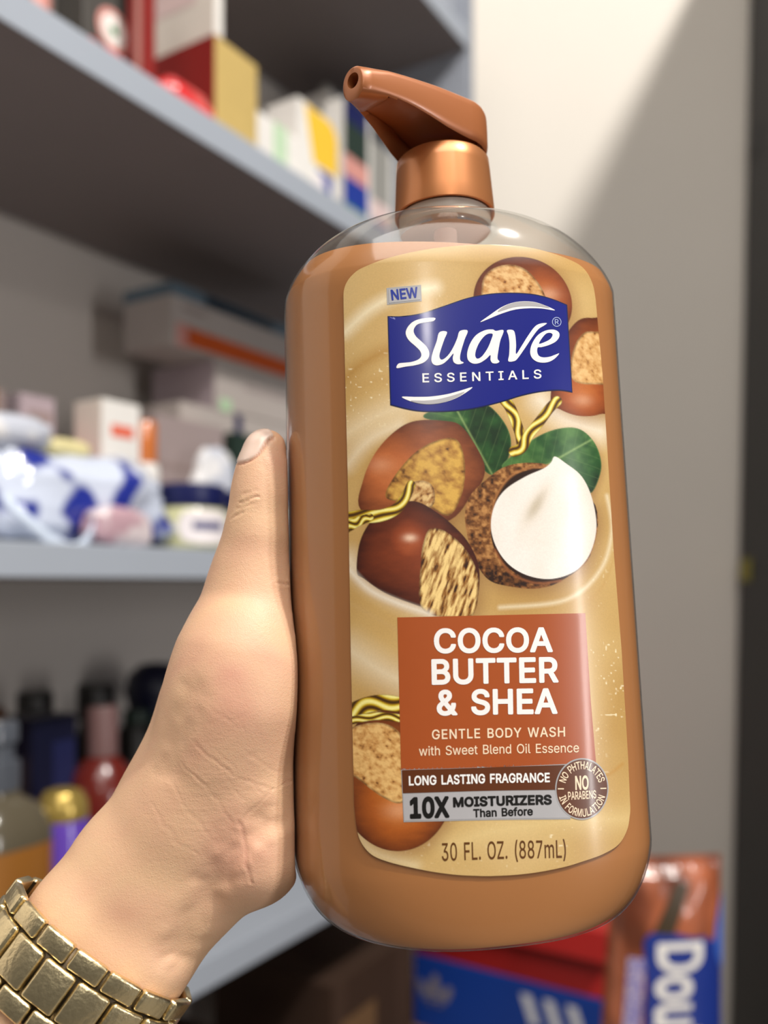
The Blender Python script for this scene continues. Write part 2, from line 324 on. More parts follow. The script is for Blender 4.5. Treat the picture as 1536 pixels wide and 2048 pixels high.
mR 54,-10;60,-12;125,-12;130,-11;136,-5;137,180;140,186;240,185;342,-5;347,-10;355,-12;430,-12;439,-5;439,5;332,200;335,205;355,216;373,230;395,256;406,275;413,295;418,315;421,340;419,385;413,410;405,430;395,449;383,465;365,482;346,495;326,505;305,512;280,518;255,520;60,521;55,520;50,515;48,505;48,0;49,-5|110,210;108,215;108,240;110,242;112,240;112,215|140,267;137,270;137,275;137,435;140,440;240,440;265,437;280,434;295,427;306,420;316,410;325,395;330,380;333,360;333,340;329,320;323,305;315,294;305,285;285,275;255,268
mS 188,-19;238,-21;278,-16;313,-7;343,8;373,30;396,56;411,86;419,116;419,156;413,186;397,216;373,241;344,261;313,276;278,288;203,308;168,322;143,338;136,346;130,356;127,371;129,391;135,406;143,417;158,429;173,437;193,443;218,446;243,445;263,442;283,434;297,426;308,416;316,406;322,391;327,371;333,367;403,366;411,371;413,376;412,391;405,421;393,446;373,472;351,491;323,507;298,517;263,525;218,527;178,523;143,513;113,499;88,480;66,456;50,426;42,396;41,356;50,321;68,291;88,272;113,255;148,238;258,206;293,192;318,176;327,166;331,156;333,141;331,121;325,106;313,91;298,80;278,70;258,65;233,61;208,62;188,65;168,71;148,81;133,95;125,106;119,121;116,141;108,148;38,149;33,147;28,143;26,136;27,126;35,91;49,61;68,36;93,15;123,-2;158,-14
mT 186,-10;192,-12;257,-12;263,-10;268,-5;269,0;269,435;272,440;422,441;427,445;429,455;429,510;427,515;422,520;32,521;27,520;22,515;20,510;20,450;22,445;27,441;177,440;181,435;181,0;182,-5
mU 225,-18;260,-20;300,-17;330,-11;365,3;395,21;418,42;438,67;455,97;465,132;469,172;469,507;466,517;460,520;390,520;385,518;381,512;380,172;377,147;370,127;362,112;350,97;325,79;295,67;260,64;240,65;215,69;196,77;180,87;168,97;156,112;147,127;140,147;136,177;135,513;130,519;125,521;60,521;51,517;49,512;48,172;51,137;59,107;67,87;82,62;99,42;121,22;145,7;170,-5;200,-14
mW 149,-10;156,-12;231,-12;236,-10;241,-5;341,367;346,359;445,-5;449,-10;456,-12;531,-12;537,-10;543,0;681,505;681,510;676,518;666,521;601,521;593,515;496,138;491,125;392,510;386,519;381,521;306,521;301,520;296,515;196,134;191,129;92,515;86,520;81,521;16,521;11,520;6,515;5,505;143,0
mY 197,-10;206,-12;266,-12;274,-10;279,-5;280,205;464,500;467,510;461,519;456,521;381,521;376,520;371,516;270,350;236,291;206,344;101,515;96,519;86,521;16,521;11,520;6,515;4,510;8,500;191,205;191,0;193,-5
b& 151,-27;199,-31;239,-27;264,-21;289,-12;324,7;329,4;349,-19;359,-24;439,-24;449,-21;455,-17;459,-11;462,-2;458,13;397,88;414,123;426,163;430,188;432,223;427,238;419,245;409,248;349,248;339,246;334,243;327,233;323,198;319,182;256,258;256,263;284,285;309,308;330,338;340,358;345,378;348,398;347,418;343,438;334,462;324,479;309,497;289,513;270,523;249,531;229,535;204,537;179,536;159,533;134,525;114,515;94,500;79,484;69,468;59,446;53,423;51,398;53,373;58,353;66,333;100,278;59,243;37,218;20,188;11,153;10,123;16,88;28,58;41,38;64,14;89,-4;119,-18|174,72;154,79;135,93;125,108;121,128;124,148;131,163;150,183;164,195;169,197;255,93;254,88;224,75;199,71|174,266;172,268;173,273;179,276;182,268;179,266|184,346;170,368;163,383;161,398;163,413;169,424;184,434;199,437;219,434;229,427;235,418;238,403;234,388;224,374;213,363;189,345
bA 3,-20;16,-24;86,-24;96,-21;101,-17;109,-5;151,115;156,118;326,118;373,-10;381,-20;396,-24;466,-24;476,-20;485,-10;487,0;485,10;299,515;294,525;286,530;276,533;201,533;190,530;180,520;-6,10;-7,-5;-4,-13|191,223;189,225;236,366;241,364;289,225;286,223
bB 47,-20;60,-24;245,-24;275,-23;305,-19;345,-8;375,8;402,30;421,55;434,85;441,115;442,145;438,175;430,200;417,225;400,246;377,265;375,270;399,295;415,325;420,345;422,365;419,405;411,435;395,465;375,487;345,509;330,517;305,525;280,530;255,532;60,533;49,530;39,520;36,505;36,0;38,-10|150,82;149,85;149,205;150,207;250,207;275,204;290,199;305,190;316,180;325,165;331,145;329,120;320,104;305,92;285,85;260,82|150,309;149,315;149,425;150,427;240,428;265,426;280,421;290,416;305,400;311,380;310,355;300,335;282,320;265,313;245,310
bC 221,-27;270,-31;320,-26;365,-12;402,8;438,38;465,73;485,113;497,158;493,173;489,178;480,183;410,184;400,183;388,173;378,143;370,128;360,116;347,103;330,92;310,84;290,79;270,77;250,78;230,82;213,88;195,98;170,119;159,133;148,153;135,188;129,223;128,268;133,313;144,348;161,378;180,400;205,417;230,427;265,432;295,429;325,420;345,407;364,388;377,368;387,338;390,332;400,326;475,324;486,328;495,338;496,353;489,383;482,403;464,438;440,468;410,495;381,513;345,528;310,536;265,539;215,535;185,527;165,519;140,506;122,493;85,459;56,418;41,388;33,368;20,313;16,253;21,193;34,138;57,88;86,48;106,28;125,13;150,-3;169,-12;195,-21
bD 47,-20;60,-24;220,-24;260,-22;299,-15;345,1;379,20;414,50;438,80;462,125;473,155;479,180;484,215;486,255;481,315;468,370;456,400;445,420;430,442;415,459;395,478;375,493;350,507;320,519;285,528;260,531;225,533;60,533;50,531;40,522;36,510;36,0;38,-10|150,82;149,85;149,425;155,428;235,427;265,423;290,416;318,400;340,379;358,350;368,320;374,285;375,240;370,200;358,160;347,140;330,120;310,104;285,92;255,84;230,81
bE 47,-20;60,-24;375,-24;385,-22;395,-13;399,0;399,60;395,70;385,79;375,81;155,81;150,82;149,85;149,200;150,204;360,205;370,210;375,215;379,230;379,290;375,300;365,308;355,310;150,310;149,425;155,428;380,429;390,435;396,450;396,510;394,520;385,529;370,533;60,533;49,530;39,520;36,505;36,0;38,-10
bF 47,-20;60,-24;125,-24;138,-20;146,-10;149,0;149,195;150,197;345,197;357,200;367,210;370,220;370,280;365,293;355,301;345,302;150,303;149,305;149,425;155,428;370,428;380,430;390,440;393,455;392,515;387,525;380,530;370,533;60,533;49,530;39,520;36,505;36,0;38,-10
bG 221,-27;270,-31;315,-27;360,-15;400,5;435,32;465,68;486,108;498,153;502,183;502,258;498,268;494,273;485,279;475,280;280,280;270,276;265,272;259,258;259,198;261,188;270,179;280,175;385,175;388,173;380,146;365,120;345,100;320,86;295,79;270,77;245,79;220,85;195,98;176,113;160,132;148,153;135,188;129,223;128,268;133,313;144,348;161,378;180,400;205,417;235,428;265,432;295,429;320,421;340,409;357,393;374,368;386,338;390,332;400,326;475,325;487,328;496,338;498,353;490,383;483,403;464,438;440,468;410,494;379,513;345,527;305,537;260,539;210,534;165,519;140,506;120,493;85,461;55,418;41,388;33,368;20,313;16,253;21,193;34,138;57,88;85,48;105,28;124,13;150,-3;169,-12;195,-21
bH 47,-20;60,-24;125,-24;138,-20;146,-10;149,0;149,205;155,208;365,208;368,205;368,200;368,0;370,-10;379,-20;390,-24;460,-24;470,-20;476,-15;481,0;481,510;478,520;470,529;460,532;390,533;380,529;371,520;368,510;368,320;368,315;365,313;150,313;149,315;149,510;146,520;136,530;125,533;55,532;45,527;40,522;36,510;36,0;38,-10
bI 18,-20;31,-24;271,-24;283,-20;291,-10;293,0;293,60;286,74;281,78;271,81;211,81;207,85;207,425;211,428;276,429;286,434;290,440;293,450;293,510;291,520;281,530;271,533;31,533;20,530;10,520;7,510;7,450;10,440;14,435;21,430;31,428;91,428;94,425;94,420;94,85;91,81;26,80;16,76;11,70;7,60;7,0;9,-10
bL 47,-20;60,-24;360,-24;375,-20;380,-15;385,-5;385,60;380,72;370,79;360,81;155,81;150,82;149,85;149,510;146,520;142,525;130,532;55,532;43,525;39,520;36,510;36,0;38,-10
bN 47,-20;60,-24;130,-23;140,-19;148,-5;148,325;150,329;370,-17;375,-21;385,-24;465,-24;475,-21;482,-15;487,0;487,505;486,515;480,526;474,530;465,533;395,532;381,525;376,515;375,195;375,190;370,185;154,525;145,531;135,533;60,533;50,531;43,525;39,520;36,510;36,0;38,-10
bO 221,-27;270,-31;320,-26;365,-12;385,-2;410,14;448,48;476,88;499,138;513,193;517,253;512,318;498,373;486,403;475,422;445,463;424,483;400,501;380,513;350,526;305,537;285,539;250,539;200,531;155,514;120,492;85,459;56,418;41,388;34,368;20,313;16,253;21,193;34,138;57,88;86,48;106,28;125,13;150,-3;169,-12;195,-21|250,78;220,85;195,98;171,118;153,143;139,173;132,203;128,238;129,283;133,313;142,343;158,373;175,395;195,411;220,424;245,430;275,432;305,426;335,413;355,398;376,373;392,343;401,308;406,268;405,228;401,198;391,163;375,135;358,113;335,96;310,84;285,78
bR 47,-20;60,-24;125,-24;138,-20;146,-10;149,0;149,170;150,173;155,174;230,174;235,170;331,-10;340,-20;350,-24;430,-24;441,-20;450,-10;452,0;450,10;349,195;352,200;374,215;390,230;411,260;421,280;428,305;433,350;432,375;428,400;420,425;411,445;398,465;385,480;353,505;330,516;305,525;280,530;250,532;60,533;49,530;39,520;36,505;36,0;38,-10|150,279;149,285;149,425;150,427;230,428;260,426;275,423;290,416;300,409;309,400;314,390;319,375;321,340;314,315;308,305;298,295;280,286;255,280
bS 173,-29;223,-33;268,-30;308,-21;343,-6;376,16;400,41;418,71;429,106;432,146;430,166;425,186;420,201;408,221;383,249;353,270;320,286;283,299;208,319;173,333;153,346;141,361;139,371;140,386;146,401;154,411;168,421;183,428;203,433;223,434;243,433;263,429;290,416;301,406;308,396;316,366;328,356;338,354;403,354;413,357;418,361;425,376;420,411;409,441;390,471;364,496;338,513;313,525;278,535;238,539;188,537;153,529;118,515;88,496;63,471;43,441;31,406;28,371;33,331;39,316;49,296;73,269;103,247;143,227;253,195;288,182;311,166;320,151;321,136;319,121;310,106;298,95;283,85;263,78;243,74;223,73;203,74;183,79;168,84;153,93;136,111;130,126;126,146;123,151;113,159;103,161;38,161;28,158;19,151;14,136;21,96;32,66;53,35;78,11;108,-8;143,-22
bT 179,-20;192,-24;262,-23;272,-19;277,-13;280,-5;281,425;287,428;417,428;432,433;438,440;441,450;441,510;437,522;427,531;417,533;32,533;21,530;11,520;8,510;8,450;12,439;22,430;32,428;162,428;167,427;169,425;169,0;171,-10
bU 210,-28;245,-32;290,-31;335,-22;365,-11;400,10;425,32;446,57;465,91;477,132;481,177;481,512;475,525;465,531;390,533;377,527;370,517;369,507;369,177;366,152;361,137;354,122;342,107;331,97;315,87;300,81;265,76;225,79;210,84;194,92;180,102;167,117;158,132;152,147;148,177;148,507;145,520;140,527;130,532;60,533;45,527;38,517;36,507;36,172;38,142;46,107;56,82;71,57;87,37;108,17;130,1;155,-12;180,-21
bW 142,-20;156,-24;231,-24;244,-20;251,-12;341,318;346,310;432,-5;436,-15;446,-22;456,-24;531,-24;541,-21;546,-18;554,-5;692,500;693,515;686,526;680,530;671,533;601,533;591,530;582,520;496,189;491,177;403,515;397,525;391,530;381,533;306,533;295,530;285,520;196,185;191,182;103,520;93,530;81,533;16,533;6,531;-1,525;-7,515;-6,500;131,-5;136,-15
ba 120,-29;160,-33;195,-30;225,-21;250,-7;261,-19;270,-23;340,-24;352,-19;359,-9;361,1;361,251;356,296;343,331;325,358;300,379;265,397;225,406;185,408;145,403;110,393;80,377;54,356;35,333;19,301;17,286;22,276;28,271;95,250;105,250;115,255;129,276;140,289;155,299;175,305;200,307;225,302;241,291;249,276;252,256;245,253;125,235;95,227;70,216;54,206;37,191;25,176;16,161;8,131;7,96;12,66;22,41;39,16;60,-3;85,-17|150,71;130,79;118,91;116,101;116,111;120,121;125,127;140,135;160,141;250,154;251,131;248,116;240,101;226,86;210,77;195,72;170,69
bb 191,-28;218,-32;243,-32;268,-28;293,-21;318,-9;335,2;353,17;369,37;385,62;397,87;405,112;411,142;414,172;414,207;411,237;406,262;392,302;378,327;368,342;355,357;338,372;303,393;268,405;243,408;218,408;198,406;178,401;163,395;143,383;138,387;138,507;134,522;128,528;118,532;48,532;38,527;33,522;29,507;29,2;30,-8;37,-18;48,-23;113,-24;128,-18;138,-2;163,-18|208,72;193,75;178,83;163,97;153,112;145,132;140,152;137,177;137,207;141,232;146,252;153,267;164,282;178,294;193,302;208,305;228,306;248,302;263,294;276,282;287,267;296,247;302,222;304,197;303,172;300,147;294,127;284,107;273,92;258,80;243,74;228,71
be 168,-28;209,-32;244,-30;279,-22;309,-10;339,10;360,32;377,57;389,87;386,102;383,107;374,113;304,129;294,127;288,122;274,96;265,87;254,79;229,71;199,71;179,75;159,85;144,98;132,117;123,142;129,145;374,146;387,152;394,162;395,207;389,257;379,292;361,327;337,357;309,379;274,397;239,406;204,408;164,405;124,392;91,372;64,347;40,312;23,272;13,232;10,187;13,142;23,102;41,62;64,30;94,3;129,-17|129,245;126,247;127,252;134,266;144,280;154,289;174,301;204,306;229,303;252,292;269,272;280,247;274,245
bf 67,-20;81,-24;146,-24;155,-20;160,-15;165,-5;166,300;171,303;236,305;249,315;252,330;252,380;246,395;240,400;231,403;166,404;167,430;171,443;181,449;201,450;231,445;241,449;247,455;267,520;265,530;261,536;256,541;246,545;211,553;171,553;141,547;111,533;96,522;84,510;66,482;58,450;56,405;51,403;1,403;-12,395;-17,385;-17,325;-14,315;-10,310;1,304;51,303;57,300;57,0;59,-10
bg 158,-171;199,-174;239,-173;277,-166;309,-154;334,-139;356,-121;375,-96;387,-71;393,-46;396,-11;396,379;391,394;379,402;309,403;300,399;294,394;289,380;254,399;224,407;184,408;144,401;109,387;89,374;73,359;48,329;27,289;17,254;11,219;10,179;14,144;20,114;31,84;45,59;64,35;88,14;109,1;134,-10;169,-18;199,-19;229,-16;259,-8;284,7;287,4;285,-26;277,-46;269,-55;259,-61;234,-71;214,-73;194,-73;164,-66;144,-54;115,-21;104,-17;89,-20;39,-48;31,-56;27,-66;29,-81;45,-106;64,-126;84,-142;109,-156;134,-165|189,84;174,88;159,96;144,109;134,124;126,144;122,169;120,194;122,219;126,239;133,259;142,274;154,288;169,298;184,304;199,306;219,305;239,299;254,289;267,274;276,259;283,239;287,219;288,194;287,164;283,144;275,124;266,109;256,99;244,92;229,86;209,83
bh 39,-20;53,-24;118,-24;128,-20;135,-10;138,0;138,225;140,250;148,271;163,290;183,301;208,305;233,302;248,295;261,280;269,260;272,235;272,0;274,-10;283,-20;293,-24;358,-24;373,-18;381,-5;381,255;374,300;363,330;343,360;323,379;298,394;268,404;238,408;203,407;178,401;158,393;143,384;139,385;138,510;135,520;131,525;118,532;48,532;35,525;31,520;29,510;29,0;31,-10
bi 39,-20;51,-24;116,-24;126,-20;131,-16;137,-5;138,380;135,390;131,396;126,400;116,403;46,402;36,397;29,385;29,0;31,-10|71,420;96,420;111,424;121,430;133,440;141,450;149,470;149,495;141,516;124,535;101,546;76,547;51,540;31,523;23,510;20,500;18,475;21,461;27,450;35,440;46,430;56,424
bl 103,-22;143,-26;183,-21;193,-18;198,-14;202,-7;205,3;194,58;188,70;183,74;173,78;143,76;139,83;138,508;136,518;128,528;118,532;53,533;38,527;30,518;29,508;29,73;36,38;49,13;58,3;73,-10;88,-17
bn 39,-20;53,-24;118,-24;128,-20;135,-10;138,0;138,225;140,250;148,271;163,290;183,301;208,305;233,302;248,295;261,280;269,260;272,235;272,0;274,-10;283,-20;298,-24;358,-24;368,-22;376,-15;381,0;381,240;378,280;371,310;357,340;338,365;318,383;298,394;278,402;238,408;208,407;183,402;158,393;138,381;128,397;123,401;113,403;48,403;38,398;33,392;29,380;29,0;31,-10
bo 166,-28;209,-32;249,-28;284,-18;314,-2;344,22;368,52;386,87;399,128;405,172;405,202;402,232;391,277;376,312;351,347;323,372;289,392;249,405;209,408;164,404;129,393;99,377;69,352;46,322;28,287;16,247;10,202;13,147;23,102;39,66;64,30;94,3;129,-17|194,71;179,75;164,82;149,95;137,112;129,132;123,157;120,187;122,212;127,237;134,257;142,272;154,286;168,297;180,302;199,305;219,305;239,300;254,292;269,277;279,262;287,242;293,217;295,192;294,167;290,142;283,122;274,105;263,92;249,81;234,74;214,71
br 39,-20;53,-24;118,-24;128,-20;135,-10;138,0;138,235;140,255;146,270;153,280;163,289;174,295;188,300;203,302;248,299;258,303;263,308;267,320;267,385;263,398;253,406;218,409;188,406;163,399;138,386;128,397;118,403;53,403;41,400;31,390;29,380;29,0;31,-10
bs 137,-28;171,-32;211,-31;246,-24;276,-13;306,6;326,25;343,52;352,77;355,107;350,142;337,172;316,196;292,212;261,225;156,253;139,262;133,272;135,287;146,298;166,306;186,308;206,307;221,302;236,287;251,261;256,257;266,253;331,267;340,272;344,277;348,292;344,307;333,332;315,357;300,372;281,386;258,397;236,403;201,408;166,407;131,401;101,390;71,372;51,352;34,327;26,302;23,272;28,237;41,210;61,186;81,171;106,159;131,150;221,128;236,120;242,112;243,97;241,92;231,82;211,73;186,70;156,72;136,82;123,97;112,122;101,130;91,130;31,118;21,113;16,107;13,102;12,92;16,72;27,47;44,22;66,2;86,-11;111,-21
bu 144,-25;183,-29;218,-26;248,-16;273,-2;283,-18;298,-24;363,-23;373,-18;379,-10;381,0;381,380;378,392;368,401;358,403;293,403;283,399;274,390;272,380;272,155;270,130;263,109;248,90;228,79;203,74;178,77;162,85;148,100;140,120;138,145;138,380;135,390;126,400;113,403;48,403;38,398;31,390;29,380;29,140;30,110;36,80;42,60;52,40;76,10;103,-10;123,-19
h0 179,-42;228,-47;273,-42;308,-31;333,-18;349,-7;368,10;383,27;408,68;428,118;440,173;444,213;445,253;442,318;431,378;422,408;409,438;398,458;381,483;348,516;333,526;308,540;288,547;258,553;228,556;208,555;163,546;123,528;93,505;73,483;61,468;40,428;25,388;13,333;8,273;8,233;11,193;21,133;38,83;62,38;93,3;113,-13;133,-25;158,-36|208,92;193,101;181,113;170,133;161,158;154,188;150,223;151,293;154,323;161,353;169,373;178,390;188,403;203,414;218,419;233,419;253,413;266,403;278,387;289,363;297,333;302,298;304,253;302,213;297,178;291,153;283,131;272,113;258,99;243,92;223,90
h1 57,-35;76,-40;391,-40;401,-39;411,-34;421,-26;428,-15;431,0;431,60;425,75;417,85;406,91;396,94;316,95;316,510;314,520;310,530;301,539;291,546;276,549;201,549;181,545;61,458;54,450;48,440;46,425;47,350;53,335;66,323;81,318;101,321;171,371;172,365;172,95;71,94;56,89;46,81;40,70;37,60;37,-5;42,-20;50,-30
hD 41,-35;60,-40;235,-40;280,-35;315,-27;355,-12;400,16;430,44;460,84;471,105;483,135;493,170;497,195;501,235;501,275;494,335;478,390;469,410;451,440;436,460;417,480;400,494;375,511;355,522;320,536;285,544;245,548;55,548;40,543;26,530;22,520;20,510;20,0;21,-10;25,-20;34,-30|165,99;165,410;170,412;235,411;265,407;285,401;305,390;327,370;342,345;353,315;358,280;359,240;355,205;346,175;335,152;322,135;305,120;285,109;265,103;240,98;170,97
hE 41,-35;60,-40;375,-40;385,-39;395,-35;410,-20;415,-5;415,60;413,70;408,80;395,92;385,96;375,97;170,97;165,100;165,186;170,189;360,189;377,195;385,202;391,210;395,225;395,290;390,305;383,315;370,323;355,326;170,326;165,330;165,410;170,412;375,412;390,416;400,423;406,430;411,440;412,450;412,515;406,530;395,542;385,547;375,549;60,549;50,547;40,543;26,530;22,520;20,510;20,0;21,-10;25,-20;34,-30
hI 12,-35;31,-40;271,-40;281,-38;291,-34;301,-25;306,-16;309,0;309,60;307,70;302,80;292,90;281,95;271,97;226,97;223,100;223,405;223,410;226,412;271,412;281,413;296,422;306,435;309,450;309,515;301,533;286,545;271,549;26,548;16,546;6,540;-5,525;-9,510;-9,450;-7,440;-3,430;7,420;21,413;76,412;78,405;78,100;76,97;71,97;21,96;6,88;-5,75;-9,60;-9,-5;-4,-20;5,-30
hM 41,-35;60,-40;125,-40;135,-38;145,-33;157,-20;161,-10;162,0;162,185;165,196;249,-15;255,-25;267,-35;285,-40;345,-40;360,-36;373,-25;379,-15;460,192;463,190;464,180;464,0;466,-10;470,-20;475,-27;485,-35;500,-40;570,-40;585,-36;595,-29;605,-15;608,0;608,510;604,525;595,538;585,545;570,549;475,549;460,545;446,535;438,520;315,202;190,520;182,535;168,545;150,549;55,548;40,543;30,535;24,525;20,510;20,0;21,-10;25,-20;34,-30
hO 214,-42;265,-47;321,-42;355,-33;375,-25;400,-12;420,2;445,23;460,38;490,80;500,99;515,133;528,188;533,253;528,318;515,373;505,398;490,428;474,453;458,473;420,507;375,533;355,541;320,551;265,556;230,553;210,550;180,542;160,534;115,508;97,493;75,472;43,428;20,378;12,353;5,318;0,253;5,189;19,133;42,83;54,63;75,36;99,13;115,0;160,-25;190,-36|260,93;235,97;210,107;189,123;172,143;158,168;149,198;145,228;144,268;147,298;154,328;165,354;182,378;200,395;225,408;250,415;275,416;300,411;325,400;345,385;363,363;376,338;385,308;390,273;390,238;386,203;379,178;368,153;350,128;333,113;310,101;285,94
hR 41,-35;60,-40;130,-40;145,-34;159,-20;163,-10;165,0;165,155;170,158;220,158;224,155;318,-20;325,-29;334,-35;350,-40;430,-40;440,-38;450,-33;462,-20;467,-5;465,15;370,190;395,212;411,230;425,252;436,275;444,300;449,335;449,365;445,395;436,430;418,465;393,495;360,519;339,530;310,540;280,546;250,548;55,548;40,543;26,530;22,520;20,510;20,0;21,-10;25,-20;34,-30|165,295;165,411;230,412;255,411;280,404;295,391;304,370;305,345;301,325;296,315;290,309;275,301;255,296
hS 166,-44;213,-49;268,-46;313,-36;353,-19;383,1;413,31;433,66;445,101;448,126;448,146;446,171;441,191;433,210;424,226;398,257;368,279;338,296;293,313;193,342;168,354;157,366;155,376;157,386;162,396;173,406;198,416;233,418;263,413;284,401;295,386;299,366;304,356;313,346;323,341;338,338;408,339;423,345;434,356;439,366;441,376;436,416;422,451;403,480;378,505;353,523;318,540;283,550;238,555;188,553;148,544;108,528;75,506;48,479;28,447;16,411;12,371;14,346;18,326;33,292;48,271;58,261;83,240;123,218;158,205;268,173;293,160;303,151;305,146;305,131;301,121;293,111;283,104;268,96;253,92;218,89;183,95;168,102;158,109;148,123;139,156;131,166;118,174;103,177;33,176;18,171;7,161;1,151;-2,136;4,96;17,61;38,28;65,1;93,-18;123,-32
hT 173,-35;192,-40;262,-40;272,-37;282,-31;294,-15;297,0;297,410;302,412;422,412;437,417;447,425;453,435;456,445;456,515;453,525;447,535;432,546;417,549;32,549;22,547;12,543;2,535;-5,525;-8,510;-8,445;-2,430;7,420;17,415;27,412;147,412;153,410;153,0;154,-10;158,-20;166,-30
hU 203,-43;245,-48;290,-47;335,-38;370,-26;405,-6;433,17;459,47;478,82;490,117;497,157;497,507;496,517;493,527;486,537;475,544;460,549;385,548;370,542;357,527;353,517;353,507;353,182;351,157;340,130;330,117;320,109;295,96;265,92;230,94;215,99;200,107;188,117;179,127;168,152;164,182;164,507;163,517;160,527;153,537;145,543;135,547;120,549;50,547;35,540;24,527;21,517;20,507;20,172;22,142;31,102;43,72;59,47;75,26;95,7;120,-11;150,-27;180,-38
hX -1,-35;18,-40;93,-40;103,-38;113,-34;123,-25;233,134;238,138;348,-22;358,-32;368,-38;378,-40;458,-40;473,-36;487,-25;493,-15;495,-5;495,10;490,20;326,260;326,265;482,490;485,500;486,515;480,530;471,540;458,547;448,549;373,549;363,547;353,543;340,530;238,383;138,530;123,544;108,549;28,549;13,545;-1,535;-7,525;-10,515;-10,500;-6,490;151,260;-17,19;-22,5;-21,-10;-13,-25
hZ 22,-35;40,-40;400,-40;415,-37;431,-25;437,-15;439,-5;439,60;437,70;432,80;420,91;410,96;400,97;205,97;200,97;197,100;433,445;437,460;436,515;431,530;420,541;410,546;395,549;40,549;30,547;20,543;6,530;2,520;0,510;1,445;7,430;20,417;30,413;40,412;235,412;242,410;6,65;2,50;2,-5;5,-15;10,-25
hb 185,-43;213,-48;243,-48;273,-44;298,-36;323,-25;348,-8;368,10;383,28;398,52;412,82;421,112;426,137;430,172;430,207;427,237;421,267;407,307;384,347;357,377;323,401;283,417;243,424;198,422;178,418;158,410;155,412;154,512;149,527;138,541;128,546;118,549;43,547;33,543;23,535;15,522;13,512;13,-8;17,-18;24,-28;33,-35;43,-39;118,-40;133,-34;143,-26;163,-36|198,90;186,97;175,107;166,122;160,137;153,177;155,222;160,242;166,257;181,277;193,284;203,288;218,290;233,289;248,284;259,277;271,262;279,247;284,227;287,207;288,182;285,157;281,137;274,122;265,107;254,97;243,90;228,87;213,87
he 161,-43;199,-48;244,-46;279,-39;314,-25;348,-3;373,22;392,52;404,82;405,97;402,107;394,118;382,127;385,132;394,137;404,147;409,157;411,167;411,212;407,247;399,282;388,312;374,337;363,352;349,368;329,385;309,398;289,408;244,421;204,424;159,420;119,407;84,387;59,365;33,332;13,292;0,247;-6,202;-6,172;-3,142;8,97;25,57;50,22;64,7;84,-10;124,-32|204,86;184,90;164,101;154,111;147,122;145,127;149,129;264,129;269,129;272,127;262,107;249,95;229,88|154,261;152,262;154,267;171,282;184,287;204,290;219,289;234,284;249,272;256,262
hl 97,-37;118,-41;143,-42;168,-40;193,-35;207,-27;215,-17;219,-7;220,8;209,63;202,78;193,87;183,92;173,94;158,93;154,98;154,508;151,523;141,538;133,544;123,548;48,548;38,546;25,538;17,528;13,513;13,73;16,48;21,33;37,3;48,-10;63,-22;78,-30
ho 159,-43;204,-48;249,-45;289,-33;324,-15;354,10;381,42;402,82;415,127;420,157;421,187;417,237;406,282;388,322;363,357;330,387;294,407;254,420;209,424;164,420;124,409;94,393;62,367;34,333;15,297;1,252;-6,202;-5,172;-3,142;8,97;26,57;50,22;64,7;84,-10;119,-30|204,87;189,88;174,94;164,102;153,117;146,132;140,152;137,172;137,197;139,217;143,237;149,252;159,268;169,278;184,286;199,289;214,290;229,287;244,280;254,270;264,257;270,242;276,222;279,202;279,177;277,157;271,137;265,122;255,107;244,96;234,91;219,87
hu 137,-40;173,-45;208,-43;233,-38;263,-26;268,-26;278,-34;293,-40;363,-40;378,-34;392,-20;396,-10;397,0;397,380;396,390;391,400;383,410;375,415;358,419;293,419;283,417;273,412;262,400;257,390;256,380;256,155;255,135;248,115;238,102;223,94;203,90;188,91;173,97;161,110;156,125;154,145;154,380;152,390;148,400;138,411;123,418;53,419;43,418;33,414;23,406;18,399;13,380;13,140;14,110;20,75;29,50;38,33;50,15;63,0;78,-13;97,-25;118,-34
"""

GLYPH = {}
ADV[' '] = 281
for _l in FONT.strip('\n').split('\n'):
    _c, _r = _l[:2], _l[3:]
    GLYPH[_c] = [np.array([[float(q) for q in p.split(',')] for p in lo.split(';')]) for lo in _r.split('|') if lo]
CAP = 509.0

def area(p):
    x, y = p[:, 0], p[:, 1]
    return 0.5 * np.sum(x * np.roll(y, -1) - np.roll(x, -1) * y)

def inside(pt, poly):
    x, y = pt
    c = False
    n = len(poly)
    for i in range(n):
        x0, y0 = poly[i]; x1, y1 = poly[(i + 1) % n]
        if (y0 > y) != (y1 > y) and x < (x1 - x0) * (y - y0) / (y1 - y0) + x0: c = not c
    return c

def embolden(p, d):
    """offset a closed outline along its normals (anticlockwise outlines grow)"""
    if not d: return p
    e1 = p - np.roll(p, 1, 0); e2 = np.roll(p, -1, 0) - p
    def nr(e):
        l = np.hypot(e[:, 0], e[:, 1])[:, None] + 1e-9
        return np.stack([e[:, 1], -e[:, 0]], 1) / l
    n1, n2 = nr(e1), nr(e2)
    m = n1 + n2
    k = 1 + np.sum(n1 * n2, 1)[:, None]
    m = np.where(k > 0.35, m / np.maximum(k, 0.35), m / 1.2)
    return p + m * d

def shapes_of(ch, w='l'):
    """[(outer, [holes])] for one glyph of weight l, m, b or h, in font units"""
    ls = [l for l in GLYPH[w + ch] if len(l) > 2]
    depth = [sum(inside(l[0], o) for j, o in enumerate(ls) if j != i) for i, l in enumerate(ls)]
    return [(l, [h for j, h in enumerate(ls) if depth[j] % 2 == 1 and inside(h[0], l)]) for i, l in enumerate(ls) if depth[i] % 2 == 0]

